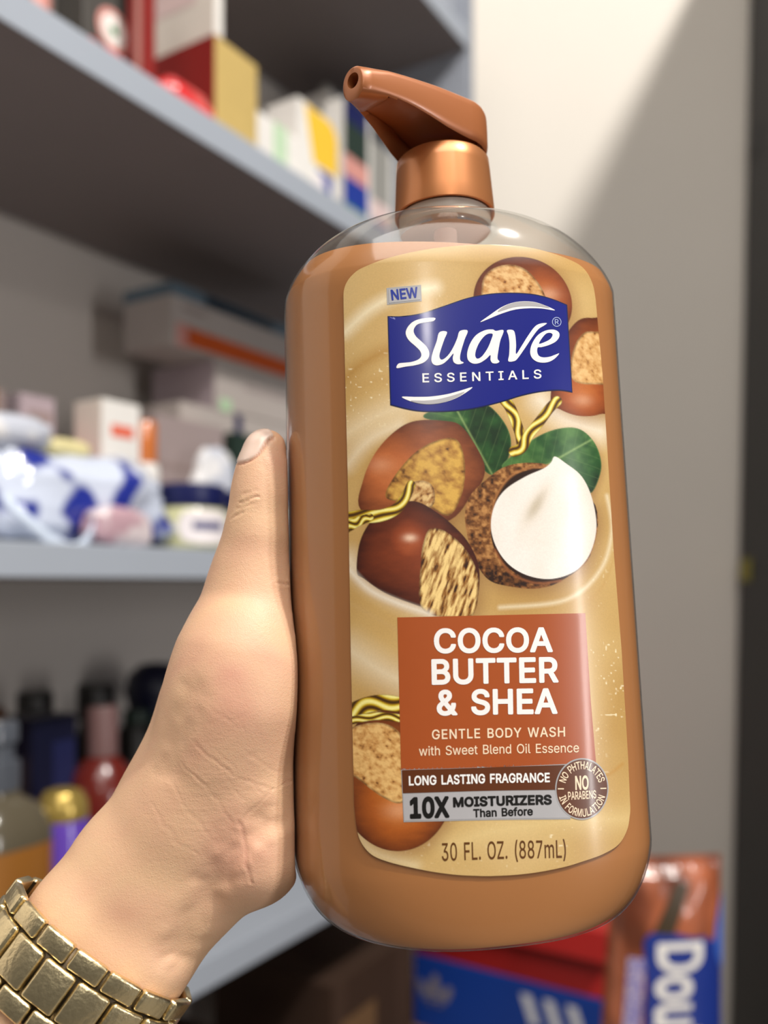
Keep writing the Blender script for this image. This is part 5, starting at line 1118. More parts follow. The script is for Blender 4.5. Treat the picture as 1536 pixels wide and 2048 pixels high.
skin_c = ramp(tone, [(0.0, (228, 187, 149)), (0.4, (225, 179, 146)), (1.0, (213, 155, 132))])
nail_c = np.array(lin((228, 202, 186)))
colr = skin_c * (1 - nail[:, None]) + nail_c * nail[:, None]
fold = (ringm * 0.5)[:, None]
colr = colr * (1 - fold) + np.array(lin((176, 112, 92))) * fold
at = me2.color_attributes.new('skin', 'FLOAT_COLOR', 'POINT')
at.data.foreach_set('color', np.concatenate([colr, np.ones((n, 1))], 1).astype(np.float32).ravel())
a2 = me2.attributes.new('nail', 'FLOAT', 'POINT'); a2.data.foreach_set('value', nail.astype(np.float32))
wrk = np.exp(-(((Q[:, 0] + 40) / 16) ** 2 + ((Q[:, 2] + 54) / 17) ** 2)) + 0.8 * np.exp(-(((Q[:, 0] + 33) / 7) ** 2 + ((Q[:, 2] - 17) / 6) ** 2))
a3 = me2.attributes.new('wrinkle', 'FLOAT', 'POINT'); a3.data.foreach_set('value', wrk.astype(np.float32))
me2.polygons.foreach_set('use_smooth', [True] * len(me2.polygons)); me2.update()
M_SKIN = attr_mat('skin', 'skin', 0.5)
nt = M_SKIN.node_tree; b = nt.nodes['Principled BSDF']
b.inputs['Subsurface Weight'].default_value = 0.16
b.inputs['Subsurface Radius'].default_value = (0.0035, 0.0014, 0.0008)
b.inputs['Subsurface Scale'].default_value = 1.0
na = nt.nodes.new('ShaderNodeAttribute'); na.attribute_name = 'nail'
mr = nt.nodes.new('ShaderNodeMapRange'); mr.inputs[3].default_value = 0.5; mr.inputs[4].default_value = 0.25
nt.links.new(na.outputs['Fac'], mr.inputs[0]); nt.links.new(mr.outputs[0], b.inputs['Roughness'])
tc = nt.nodes.new('ShaderNodeTexCoord')
vo = nt.nodes.new('ShaderNodeTexVoronoi'); vo.inputs['Scale'].default_value = 1900; vo.feature = 'DISTANCE_TO_EDGE'
nz = nt.nodes.new('ShaderNodeTexNoise'); nz.inputs['Scale'].default_value = 1300; nz.inputs['Detail'].default_value = 4
ad = nt.nodes.new('ShaderNodeMath'); ad.operation = 'MULTIPLY_ADD'; ad.inputs[1].default_value = 0.9
nt.links.new(tc.outputs['Object'], vo.inputs['Vector']); nt.links.new(tc.outputs['Object'], nz.inputs['Vector'])
nt.links.new(vo.outputs['Distance'], ad.inputs[0]); nt.links.new(nz.outputs[0], ad.inputs[2])
iv = nt.nodes.new('ShaderNodeMath'); iv.operation = 'SUBTRACT'; iv.inputs[0].default_value = 1.0
nt.links.new(na.outputs['Fac'], iv.inputs[1])
ms = nt.nodes.new('ShaderNodeMath'); ms.operation = 'MULTIPLY'; ms.inputs[1].default_value = 0.20
nt.links.new(iv.outputs[0], ms.inputs[0])
bp = nt.nodes.new('ShaderNodeBump'); bp.inputs['Distance'].default_value = 0.0004
# fine wrinkles running across the wrist
mp = nt.nodes.new('ShaderNodeMapping'); mp.inputs['Rotation'].default_value = (0, math.radians(-38), 0); mp.inputs['Scale'].default_value = (70, 300, 560)
n3 = nt.nodes.new('ShaderNodeTexNoise'); n3.inputs['Scale'].default_value = 1.0; n3.inputs['Detail'].default_value = 2
nt.links.new(tc.outputs['Object'], mp.inputs[0]); nt.links.new(mp.outputs[0], n3.inputs['Vector'])
wa_ = nt.nodes.new('ShaderNodeAttribute'); wa_.attribute_name = 'wrinkle'
w1 = nt.nodes.new('ShaderNodeMath'); w1.operation = 'MULTIPLY'; nt.links.new(n3.outputs[0], w1.inputs[0]); nt.links.new(wa_.outputs['Fac'], w1.inputs[1])
w2 = nt.nodes.new('ShaderNodeMath'); w2.operation = 'MULTIPLY_ADD'; w2.inputs[1].default_value = 1.7; nt.links.new(w1.outputs[0], w2.inputs[0]); nt.links.new(ad.outputs[0], w2.inputs[2])
nt.links.new(ms.outputs[0], bp.inputs['Strength']); nt.links.new(w2.outputs[0], bp.inputs['Height']); nt.links.new(bp.outputs[0], b.inputs['Normal'])
hand = link('person', me2, None, [M_SKIN])
tag(hand, 'left hand and bare forearm gripping the pump bottle from its left side, thumb up', 'person')

# ------------------------------------------------------------------ the wrist watch
M_GOLD = mat('champagne_gold_steel', (238, 220, 176), 0.32, 1.0, vary=0.08, scale=900, bump=0.12, bscale=800)
M_GOLD2 = mat('polished_gold_steel', (236, 212, 160), 0.18, 1.0, vary=0.05, scale=500)
M_DIAL = mat('watch_dial', (226, 214, 186), 0.3, 0.3)
c0 = Vector((-76.2, 219.5, -98.2)); 
AXv = (Vector(HAND['armA'][3][0]) + Vector(HAND['armB'][3][0]) - Vector(HAND['armA'][1][0]) - Vector(HAND['armB'][1][0])).normalized()   # down the forearm
ACR = Vector((0.81, 0.0, -0.58)); ACR = (ACR - ACR.dot(AXv) * AXv).normalized()
DEP = AXv.cross(ACR)
if DEP.y > 0: DEP = -DEP                                    # towards the camera
RA, RB_ = 24.3, 17.9
watch = empty('wrist_watch', tuple(c0 / 1000 + Vector((0, 0, EYE))), 0, 'champagne-gold link bracelet watch worn on the wrist', 'watch')
WM = Matrix((ACR, DEP, AXv)).transposed()
if WM.determinant() < 0: WM = Matrix((-ACR, DEP, AXv)).transposed()
watch.rotation_euler = WM.to_euler()
def link_mesh(lx, ly, th, bow):
    """one bracelet link: lx round the wrist, ly along the arm, slightly bowed top"""
    bm = bmesh.new()
    bm_box(bm, (-lx / 2, 0, -ly / 2), (lx / 2, th, ly / 2), 0.00075, 3)
    me = bm_mesh(bm, True)
    for v in me.vertices:
        if v.co.y > th * 0.5: v.co.y += bow * (1 - (2 * v.co.x / lx) ** 2)
    mark_sharp(me, 50)
    return me
NL = 15
ts = np.linspace(0, 2 * math.pi, 2001)
arc = np.concatenate([[0], np.cumsum(np.hypot(np.diff(RA * np.cos(ts)), np.diff(RB_ * np.sin(ts))))])
pitch = arc[-1] / NL
def ring_at(s):
    t = np.interp(s % arc[-1], arc, ts)
    p = Vector((RA * math.cos(t), RB_ * math.sin(t), 0)) / 1000
    nv = Vector((math.cos(t) / RA, math.sin(t) / RB_, 0)).normalized()
    return p, nv
cme = link_mesh(pitch / 1000 - 0.00028, 0.0098, 0.0026, 0.0004)
sme = link_mesh(pitch / 1000 - 0.00028, 0.0050, 0.0023, 0.0004)
for m_ in (cme, sme): m_.materials.append(M_GOLD)
for row, zoff, me_, nm, ph_ in ((0, 0.0, cme, 'center_link', 0.0), (1, -0.0078, sme, 'side_link', 0.5), (2, 0.0078, sme, 'side_link', 0.5)):
    for i in range(NL):
        s_ = (i + ph_ + 0.15) * pitch
        p, nv = ring_at(s_)
        if nv.y < -0.86 : continue                          # the case sits there
        o = bpy.data.objects.new(nm, me_)
        COL.objects.link(o); o.parent = watch
        tg = Vector((nv.y, -nv.x, 0))
        R_ = Matrix((tg, nv, tg.cross(nv))).transposed()
        o.matrix_local = Matrix.Translation(p + Vector((0, 0, zoff))) @ R_.to_4x4()
v, f = [], []
for i in range(96):
    t = 2 * math.pi * i / 96
    for (dr, zz) in ((0.5, -9.6), (1.3, -9.6), (1.3, 9.6), (0.5, 9.6)):
        v.append(((RA + dr) * math.cos(t) / 1000, (RB_ + dr) * math.sin(t) / 1000, zz / 1000))
    for q0 in range(4):
        a = i * 4 + q0; b_ = i * 4 + (q0 + 1) % 4; w_ = ((i + 1) % 96) * 4
        f.append((a, b_, w_ + (q0 + 1) % 4, w_ + q0))
link('bracelet_core', mesh_from(v, f, True), watch, [mat('dark_bracelet_core', (52, 42, 28), 0.4, 0.8)])
# case on the far side of the wrist
v, f = lathe([(0.0150, 0.0), (0.0178, 0.0008), (0.0182, 0.0045), (0.0172, 0.0062), (0.0160, 0.0072), (0.0152, 0.0066)], 48)
cs = link('case', mesh_from(v, f, True), watch, [M_GOLD2])
cs.matrix_local = Matrix.Translation((0, -RB_ / 1000 - 0.0002, 0)) @ Matrix.Rotation(math.radians(90), 4, 'X')
mark_sharp(cs.data, 35)
v, f = lathe([(0.0150, 0.0068), (0.0148, 0.0070), (0.002, 0.0071)], 40)
dl = link('dial', mesh_from(v, f), watch, [M_DIAL]); dl.matrix_local = cs.matrix_local
v, f = lathe([(0.0024, 0.0), (0.0028, 0.0004), (0.0028, 0.003), (0.0022, 0.0036)], 20)
cr = link('crown', mesh_from(v, f, True), watch, [M_GOLD2])
cr.matrix_local = Matrix.Translation((0, -RB_ / 1000 - 0.0036, -0.0181)) @ Matrix.Rotation(math.radians(180), 4, 'X')

# ------------------------------------------------------------------ goods on the shelves
def plain(name, c, r=0.5, **k): return mat(name, c, r, **k)
C_WHITE = plain('white_card', (236, 232, 226), 0.55); C_OFF = plain('warm_white_card', (226, 216, 204), 0.6); C_GOLD = plain('gold_card', (222, 192, 120), 0.42, metal=0.25)
C_RED = plain('dark_red_card', (136, 30, 26), 0.5); C_GREENL = plain('pale_green_print', (186, 220, 178)); C_YEL = plain('yellow_print', (246, 200, 60)); C_BLUE = plain('royal_blue_print', (30, 56, 150))
C_NAVY = plain('navy_plastic', (26, 32, 84), 0.35); C_DNAVY = plain('dark_navy_card', (15, 18, 44), 0.4); C_ORANGE = plain('orange_print', (206, 88, 30)); C_CORAL = plain('coral_print', (232, 110, 84)); C_LIL = plain('lilac_card', (176, 160, 166)); C_MAUVE = plain('mauve_card', (150, 132, 128))
C_TEAL = plain('slate_teal_card', (98, 118, 132)); C_DTEAL = plain('dark_teal_print', (40, 66, 88)); C_DGREEN = plain('dark_green_card', (38, 54, 46)); C_BLACK = plain('black_plastic', (30, 27, 26), 0.4); C_GREY = plain('grey_card', (148, 146, 140))
C_OLIVE = plain('olive_grey_card', (146, 142, 126)); C_PINK = plain('pale_pink_card', (222, 196, 192)); C_GREEN = plain('green_print', (44, 132, 78)); C_BROWN = plain('brown_cardboard', (124, 92, 60), 0.8, vary=0.1); C_REDB = plain('red_brown_print', (126, 50, 34))
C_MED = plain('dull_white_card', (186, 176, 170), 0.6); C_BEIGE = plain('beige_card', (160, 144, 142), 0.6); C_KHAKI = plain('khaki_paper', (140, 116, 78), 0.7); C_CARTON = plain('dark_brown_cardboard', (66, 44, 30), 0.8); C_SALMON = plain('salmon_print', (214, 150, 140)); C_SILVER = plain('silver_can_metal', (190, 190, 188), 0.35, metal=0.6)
C_BOXRED = plain('red_shoebox_card', (204, 44, 40), 0.45); C_BOXBLUE = plain('blue_shoebox_card', (22, 66, 160), 0.45); C_AMBER = plain('amber_liquid', (150, 98, 42), 0.25, coat=0.5); C_TRANS = plain('frosted_clear_plastic', (92, 84, 68), 0.2, coat=0.5)
C_CAPG = plain('grey_pump_plastic', (84, 88, 96), 0.25, coat=0.5); C_REDBOT = plain('deep_red_plastic', (104, 32, 24), 0.25, coat=0.4); C_PURPLE = plain('purple_plastic', (98, 66, 172), 0.25, coat=0.5); C_GOLDCAP = plain('gold_cap', (196, 168, 90), 0.25, metal=0.6)
C_CAPPINK = plain('dusty_pink_cap', (118, 88, 86), 0.4); C_SHRED = plain('shiny_red_foil', (220, 56, 58), 0.16, vary=0.2, scale=60, coat=0.7); C_ORB = plain('amber_orange_plastic', (198, 110, 48), 0.25, coat=0.5); C_JAR = plain('pale_green_jelly', (206, 204, 158), 0.25, coat=0.5)
C_LABEL = plain('white_oval_label', (240, 232, 232)); C_LBLUE = plain('slate_blue_print', (86, 86, 130))

def carton(name, label, cat, s, v, h, ln, dp, ht, faces=None, base=C_WHITE, decals=(), group=None, turn=0.0, bevel=0.0012):
    """a carton standing on a shelf: near-left corner at (s, v), length along the shelf, depth into it.
    faces: material per side {'front','left','top'}; decals: (side, x0, x1, z0, z1, material) in fractions of that side"""
    mats = [base]
    def mi(m):
        if m not in mats: mats.append(m)
        return mats.index(m)
    bm = bmesh.new()
    fs = bm_box(bm, (-ln / 2, -dp / 2, 0), (ln / 2, dp / 2, ht))
    key = {'front': 2, 'left': 5, 'top': 1, 'right': 3}
    for k, m in (faces or {}).items(): fs[key[k]].material_index = mi(m)
    if bevel: bmesh.ops.bevel(bm, geom=bm.edges[:], offset=bevel, segments=2, affect='EDGES')
    for side, x0, x1, z0, z1, m in decals:
        e = 0.0004
        if side == 'front': q = [(-ln / 2 + x * ln, -dp / 2 - e, z * ht) for x, z in ((x0, z0), (x1, z0), (x1, z1), (x0, z1))]
        elif side == 'left': q = [(-ln / 2 - e, dp / 2 - x * dp, z * ht) for x, z in ((x0, z0), (x1, z0), (x1, z1), (x0, z1))]
        else: q = [(-ln / 2 + x * ln, -dp / 2 + z * dp, ht + e) for x, z in ((x0, z0), (x1, z0), (x1, z1), (x0, z1))]
        f = bm.faces.new([bm.verts.new(p) for p in q]); f.material_index = mi(m)
    me = bpy.data.meshes.new(name); bm.to_mesh(me); bm.free()
    o = link(name, me, None, mats)
    o.location = shelf_pt(s + ln / 2, v + dp / 2, h)
    o.rotation_euler = (0, 0, RZ + turn)
    return tag(o, label, cat, group)

def pouch(name, label, cat, s, v, h, ln, dp, ht, m, seed, crumple=0.25, parent=None, turn=0.0, e1=0.6, group=None, freq=26):
    """a soft crumpled packet: a puffed, creased cushion"""
    nu, nv = 72, 40
    verts, faces = [], []
    for j in range(nv + 1):
        ph = -math.pi / 2 + math.pi * j / nv
        for i in range(nu):
            th = 2 * math.pi * i / nu
            sg = lambda c, e: math.copysign(abs(c) ** e, c)
            x = sg(math.cos(ph), e1) * sg(math.cos(th), 0.5) * ln / 2
            y = sg(math.cos(ph), e1) * sg(math.sin(th), 0.5) * dp / 2
            z = sg(math.sin(ph), 0.75) * ht / 2 + ht / 2
            d = mnoise.noise(Vector((x * freq + seed, y * freq, z * freq))) + 0.5 * abs(mnoise.noise(Vector((x * 3 * freq, y * 3 * freq + seed, z * 3 * freq))))
            k = 1 + crumple * d
            z2 = ht / 2 + (z - ht / 2) * k
            verts.append((x * k, y * k, max(z2, 0)))
    for j in range(nv):
        for i in range(nu):
            a = j * nu + i; b = j * nu + (i + 1) % nu
            faces.append((a, b, b + nu, a + nu))
    bm = bmesh.new(); me = mesh_from(verts, faces, True); bm.from_mesh(me)
    bmesh.ops.remove_doubles(bm, verts=bm.verts, dist=1e-6); bm.to_mesh(me); bm.free()
    o = link(name, me, parent, [m])
    if parent is None:
        o.location = shelf_pt(s, v, h); o.rotation_euler = (0, 0, RZ + turn)
        tag(o, label, cat, group)
    return o

def two_tone(name, a, b, scale, pos, rough=0.3, width=0.04, stretch=(1, 1, 1)):
    """printed wrapper: two inks in large irregular fields"""
    m = mat(name, a, rough, coat=0.5)
    nt = m.node_tree; bs = nt.nodes['Principled BSDF']
    tc = nt.nodes.new('ShaderNodeTexCoord'); mp = nt.nodes.new('ShaderNodeMapping'); mp.inputs['Scale'].default_value = stretch
    nz = nt.nodes.new('ShaderNodeTexNoise'); nz.inputs['Scale'].default_value = scale; nz.inputs['Detail'].default_value = 1
    cr = nt.nodes.new('ShaderNodeValToRGB')
    cr.color_ramp.elements[0].position = pos - width; cr.color_ramp.elements[0].color = (*lin(a), 1)
    cr.color_ramp.elements[1].position = pos + width; cr.color_ramp.elements[1].color = (*lin(b), 1)
    nt.links.new(tc.outputs['Object'], mp.inputs[0]); nt.links.new(mp.outputs[0], nz.inputs['Vector']); nt.links.new(nz.outputs[0], cr.inputs[0])
    nt.links.new(cr.outputs[0], bs.inputs['Base Color'])
    return m

def turned(name, label, cat, s, v, h, parts, squash=1.0, power=2.0, seg=36, group=None):
    """a bottle, jar or can of several turned parts [(part name, profile, material)]"""
    e = empty(name, shelf_pt(s, v, h), RZ, label, cat, group)
    for pn, prof, m in parts: lathe_obj(pn, prof, m, e, seg, squash, power)
    return e

H_TOP, H_MID, H_LOW, H_BOT = 0.4477, 0.0315, -0.3595, -0.77
# ---- top shelf
carton('gift_box', 'dark red box with a gold front on the top shelf', 'box', 0.262, 0.030, H_TOP, 0.068, 0.088, 0.110, {'front': C_GOLD, 'left': C_RED, 'top': C_RED}, C_RED)
carton('carton', 'white box lying on the dark red and gold box', 'box', 0.266, 0.032, H_TOP + 0.1105, 0.012, 0.094, 0.13, {'left': C_OFF}, C_WHITE, [('left', 0.0, 0.72, 0.32, 1.0, C_PINK)])
pouch('foil_pouch', 'shiny red foil pouch in front of the dark red box side', 'pouch', 0.224, 0.040, H_TOP, 0.066, 0.045, 0.036, C_SHRED, 3, 0.3)
carton('tall_box', 'tall slim dark red box left of the red and gold box', 'box', 0.172, 0.035, H_TOP, 0.016, 0.022, 0.20, None, C_RED, [('left', 0.55, 0.9, 0.0, 1.0, C_SALMON)])
eb = empty('emblem_pack', shelf_pt(0.166, 0.085, H_TOP), RZ, 'dark grey pack with a round red-ringed emblem on the top shelf', 'box')
box_obj('pack_body', (-0.030, -0.012, 0), (0.030, 0.03, 0.16), plain('charcoal_card', (72, 70, 66)), eb, 0.001)
def disc(name, parent, r0, r1, y, m, cx, cz, sx=1.0):
    o = ell(0, 0, r1 * sx, r1, 0, 40); shp_ = [(o, [ell(0, 0, r0 * sx, r0, 0, 40)[::-1]] if r0 else [])]
    b_ = fill_shapes(shp_)
    for v_2 in b_.verts: v_2.co = (cx + v_2.co.x, y, cz + v_2.co.y)
    return link(name, bm_mesh(b_), parent, [m])
for nm_, r0, r1, m_ in (('emblem_ring', 0.015, 0.020, C_SALMON), ('emblem_field', 0.0045, 0.0148, C_WHITE), ('emblem_dot', 0, 0.0044, C_GREEN)):
    disc(nm_, eb, r0, r1, -0.0126, m_, 0.004, 0.076)
pouch('foil_pouch', 'small shiny red pouch below the round emblem', 'pouch', 0.122, 0.040, H_TOP, 0.042, 0.03, 0.028, C_SHRED, 8, 0.3)
pouch('sachet', 'small yellow sachet on the top shelf by the red pouch', 'sachet', 0.108, 0.055, H_TOP, 0.024, 0.02, 0.036, plain('yellow_foil', (214, 186, 86), 0.3), 12, 0.25)
turned('can', 'silver can at the left end of the top shelf', 'can', 0.062, 0.085, H_TOP, [('can_body', [(0.02, 0), (0.022, 0.002), (0.022, 0.12), (0.018, 0.128)], C_SILVER), ('can_top', [(0.017, 0.1282), (0.017, 0.133)], C_GREY)])
turned('bottle', 'pinkish red bottle between silver can and emblem pack', 'bottle', 0.096, 0.090, H_TOP, [('bottle_body', [(0.012, 0), (0.014, 0.003), (0.014, 0.10), (0.007, 0.118)], C_SALMON), ('cap', [(0.0075, 0.118), (0.0075, 0.14)], C_REDB)])
carton('carton', 'navy and grey packet at the far left of the top shelf', 'box', 0.010, 0.05, H_TOP, 0.036, 0.05, 0.10, None, C_GREY, [('front', 0.1, 0.9, 0.05, 0.95, C_NAVY)])
carton('carton', 'pale pink box behind the gold-fronted box', 'box', 0.305, 0.13, H_TOP, 0.062, 0.05, 0.166, None, C_PINK)
carton('carton', 'white box with pale green stripes on the top shelf', 'box', 0.361, 0.060, H_TOP, 0.098, 0.06, 0.088, {'left': C_OFF}, C_WHITE,
       [('front', 0.34, 0.44, 0.0, 1.0, C_GREENL), ('front', 0.47, 0.55, 0.0, 1.0, C_GREENL), ('front', 0.57, 0.60, 0, 1, C_GREENL)])
# rounded yellow and blue pack
yp = empty('tea_pack', shelf_pt(0.486, 0.075, H_TOP), RZ, 'white pack with a yellow top and blue foot, rounded corner, on the top shelf', 'pack')
def slab(name, poly, y0, y1, m, parent):
    bm = bmesh.new()
    f = bm.faces.new([bm.verts.new((x, y0, z)) for x, z in poly])
    r_ = bmesh.ops.extrude_face_region(bm, geom=[f])
    for v_3 in [g_ for g_ in r_['geom'] if isinstance(g_, bmesh.types.BMVert)]: v_3.co.y = y1
    return link(name, bm_mesh(bm), parent, [m])
def rr(x0, x1, z0, z1, r, corners='tr'):
    out = [(x0, z0), (x1, z0)]
    out += [(x1 - r + r * math.cos(a), z1 - r + r * math.sin(a)) for a in np.linspace(0, math.pi / 2, 9)]
    return out + [(x0, z1)]
slab('pack_body', rr(-0.026, 0.060, 0, 0.152, 0.026), 0, 0.05, C_WHITE, yp)
slab('yellow_print', [(0.006, 0.084), (0.059, 0.084)] + [(0.059 - 0.024 + 0.024 * math.cos(a), 0.150 - 0.024 + 0.024 * math.sin(a)) for a in np.linspace(0, math.pi / 2, 9)] + [(-0.012, 0.150)], -0.0006, 0, C_YEL, yp)
slab('blue_print', [(0.010, 0.0), (0.046, 0.0), (0.046, 0.080), (0.016, 0.080)], -0.0006, 0, C_BLUE, yp)
slab('pale_print', catmull([(0.004, 0.01), (0.030, 0.006), (0.034, 0.045), (0.022, 0.074), (0.006, 0.06)], True, 6).tolist(), -0.0011, -0.0007, C_LABEL, yp)
for i_, (s_, v_4, lb, bands) in enumerate((
    (0.575, 0.085, 'green and blue detergent packet beside the yellow pack', [(0.0, 0.10, C_WHITE), (0.10, 0.32, C_GREEN), (0.32, 0.50, C_BLUE), (0.50, 0.64, C_SALMON), (0.64, 0.86, C_DGREEN), (0.86, 1.0, C_NAVY)]),
    (0.650, 0.095, 'grey, blue and green detergent packet nearest the shelf end', [(0.0, 0.06, C_WHITE), (0.06, 0.24, C_GREEN), (0.24, 0.40, C_BLUE), (0.40, 0.56, C_PINK), (0.56, 1.0, C_GREY)]))):
    carton('detergent_packet', lb, 'packet', s_, v_4, H_TOP, 0.07, 0.035, 0.21 if i_ == 0 else 0.19, None, C_WHITE, [('front', 0.0, 0.86, a, b_, m_) for a, b_, m_ in bands], group='detergent packets on the top shelf')
ub = empty('storage_box', shelf_pt(0.715, 0.22, H_TOP), RZ, 'olive-grey storage box with a white lid at the shelf end', 'box')
box_obj('box_body', (-0.055, -0.05, 0), (0.05, 0.05, 0.262), C_OLIVE, ub, 0.002)
box_obj('lid', (-0.058, -0.053, 0.2622), (0.053, 0.053, 0.284), C_WHITE, ub, 0.003)
lathe_obj('lid_knob', [(0.006, 0.2845), (0.008, 0.290), (0.013, 0.300), (0.013, 0.308), (0.006, 0.316)], C_GREY, ub, 24, loc=(-0.02, -0.02, 0))
carton('carton', 'white box standing on the highest shelf board', 'box', 0.700, 0.03, 0.830, 0.05, 0.09, 0.14, None, C_WHITE)
carton('carton', 'grey patterned box at the end of the highest shelf board', 'box', 0.753, 0.012, 0.830, 0.024, 0.12, 0.14, None, M_SHELF_IN)

# ---- middle shelf: cartons at the back
carton('carton', 'beige box with a small red-brown mark on the middle shelf', 'box', 0.272, 0.125, H_MID, 0.110, 0.13, 0.152, None, C_BEIGE, [('front', 0.86, 0.98, 0.22, 0.46, C_REDB), ('front', 0.05, 0.9, 0.62, 0.66, C_MAUVE)])
carton('carton', 'dark green box under the stack of medicine boxes', 'box', 0.398, 0.125, H_MID, 0.14, 0.13, 0.150, None, C_DGREEN, [('front', 0.1, 0.3, 0.7, 0.78, C_MAUVE)])
carton('carton', 'flat white box with a blue mark, lowest of the stack', 'box', 0.350, 0.165, H_MID + 0.1525, 0.24, 0.11, 0.031, None, C_MED, [('front', 0.40, 0.46, 0.0, 1.0, C_NAVY)])
carton('carton', 'grey-white box in the middle of the stack', 'box', 0.410, 0.165, H_MID + 0.1840, 0.18, 0.11, 0.062, {'left': C_LIL}, C_MED, [('front', 0.05, 0.16, 0.0, 0.24, C_GREENL), ('front', 0.3, 0.9, 0.55, 0.62, C_BEIGE)])
carton('carton', 'white box with an orange stripe and teal top edge, topmost of the stack', 'box', 0.336, 0.165, H_MID + 0.2465, 0.26, 0.08, 0.074, None, C_MED,
       [('front', 0.0, 1.0, 0.80, 1.0, C_TEAL), ('left', 0.0, 1.0, 0.80, 1.0, C_TEAL), ('front', 0.22, 0.72, 0.80, 0.99, C_DTEAL), ('front', 0.10, 1.0, 0.06, 0.36, C_ORANGE), ('front', 0.03, 0.12, 0.02, 0.38, C_SALMON), ('front', 0.07, 0.22, 0.62, 0.68, C_MAUVE)])
carton('carton', 'white box with orange print behind the blue and white bag', 'box', 0.180, 0.10, H_MID, 0.049, 0.042, 0.149, {'left': C_OFF}, C_WHITE, [('front', 0.22, 0.80, 0.76, 0.84, C_CORAL), ('front', 0.28, 0.46, 0.28, 0.46, C_CORAL)])
carton('carton', 'lilac-grey box behind the bag, second from the left', 'box', 0.128, 0.155, H_MID, 0.040, 0.04, 0.151, None, C_LIL, [('front', 0.25, 0.9, 0.84, 0.90, C_MAUVE)])
carton('carton', 'mauve box at the left end of the middle shelf', 'box', 0.078, 0.155, H_MID, 0.034, 0.05, 0.150, {'left': C_MAUVE}, C_MAUVE, [('front', 0.5, 0.75, 0, 1, C_BROWN)])
carton('carton', 'red box top showing between the lilac and white boxes', 'box', 0.125, 0.118, H_MID, 0.05, 0.03, 0.097, None, plain('red_card', (206, 56, 48)))
turned('bottle', 'small amber-orange bottle with a white collar on the middle shelf', 'bottle', 0.244, 0.11, H_MID, [('bottle_body', [(0.0135, 0), (0.015, 0.003), (0.015, 0.085), (0.0135, 0.092)], C_WHITE), ('cap', [(0.0125, 0.0925), (0.0125, 0.134), (0.011, 0.136)], C_ORB)])
# front row
M_BAG = two_tone('blue_white_wrapper', (214, 222, 240), (44, 56, 150), 26, 0.57, 0.10)
M_BAG2 = two_tone('clear_white_wrapper', (238, 236, 236), (206, 210, 222), 30, 0.55, 0.16)
bg = empty('bag', shelf_pt(0.080, 0.072, H_MID), RZ, 'crumpled blue and white plastic bag of packs on the middle shelf', 'bag')
pouch('bag_body', None, None, 0, 0, 0, 0.270, 0.085, 0.080, M_BAG, 21, 0.26, bg, freq=26)
sp_ = [(-0.062, -0.050, 0.034), (-0.050, -0.064, 0.016), (-0.030, -0.070, 0.000), (-0.008, -0.068, -0.004), (0.012, -0.062, 0.010), (0.024, -0.052, 0.026)]
cp = catmull(sp_, False, 8)
vs_, fs_ = [], []
for i_, p in enumerate(cp):
    for dz_ in (-0.0055, 0.0055):
        for dy_ in (-0.0006, 0.0006): vs_.append((p[0], p[1] + dy_, p[2] + dz_))
for i_ in range(len(cp) - 1):
    a = i_ * 4; b_ = a + 4
    for q0, q1 in ((0, 1), (1, 3), (3, 2), (2, 0)): fs_.append((a + q0, a + q1, b_ + q1, b_ + q0))
link('strap', mesh_from(vs_, fs_, True), bg, [plain('pale_blue_strap', (206, 218, 236), 0.4)])
pouch('wipes_pack', 'shiny white wipes pack lying on the blue and white bag', 'pack', 0.026, 0.075, H_MID + 0.076, 0.120, 0.085, 0.030, M_BAG2, 33, 0.12)
pouch('sachet', 'small yellow and white sachet lying on the bag', 'sachet', 0.102, 0.070, H_MID + 0.076, 0.05, 0.05, 0.018, plain('pale_yellow_foil', (226, 214, 160), 0.3), 5, 0.2)
pouch('soap_pack', 'dusty pink pack under the edge of the blue and white bag', 'pack', 0.128, 0.020, H_MID, 0.070, 0.030, 0.034, two_tone('pink_wrapper', (196, 160, 170), (228, 214, 216), 40, 0.5), 41, 0.18)
def jelly_jar(s, v, label):
    j = turned('jar', label, 'jar', s, v, H_MID, [('jar_body', [(0.030, 0), (0.036, 0.003), (0.038, 0.010), (0.038, 0.036), (0.034, 0.043)], C_JAR), ('lid', [(0.0355, 0.0432), (0.0365, 0.045), (0.0365, 0.064), (0.034, 0.066)], C_NAVY)])
    vs2, fs2 = [], []
    m_a, m_z = 17, 9
    for kz in range(m_z):
        for ka in range(m_a):
            u_1 = -1 + 2 * ka / (m_a - 1); w_1 = -1 + 2 * kz / (m_z - 1)
            # rounded patch on the jar wall
            a_1 = u_1 * math.sqrt(max(0, 1 - 0.35 * w_1 * w_1)) * 0.80 - math.pi / 2 - 0.30
            z_1 = 0.023 + w_1 * math.sqrt(max(0, 1 - 0.35 * u_1 * u_1)) * 0.0170
            vs2.append((0.0384 * math.cos(a_1), 0.0384 * math.sin(a_1), z_1))
    for kz in range(m_z - 1):
        for ka in range(m_a - 1):
            a = kz * m_a + ka; fs2.append((a, a + 1, a + 1 + m_a, a + m_a))
    lb_ = link('jar_label', mesh_from(vs2, fs2, True), j, [C_LABEL])
    vs3, fs3 = [], []
    for ka in range(9):
        a_1 = -math.pi / 2 - 0.30 + (-0.42 + 0.84 * ka / 8)
        for z_1 in (0.020, 0.028): vs3.append((0.0388 * math.cos(a_1), 0.0388 * math.sin(a_1), z_1))
    for ka in range(8): fs3.append((2 * ka, 2 * ka + 2, 2 * ka + 3, 2 * ka + 1))
    link('label_print', mesh_from(vs3, fs3, True), lb_, [C_LBLUE])
    return j
jelly_jar(0.248, 0.050, 'pale green jelly jar with a navy lid, the one right of the bag')
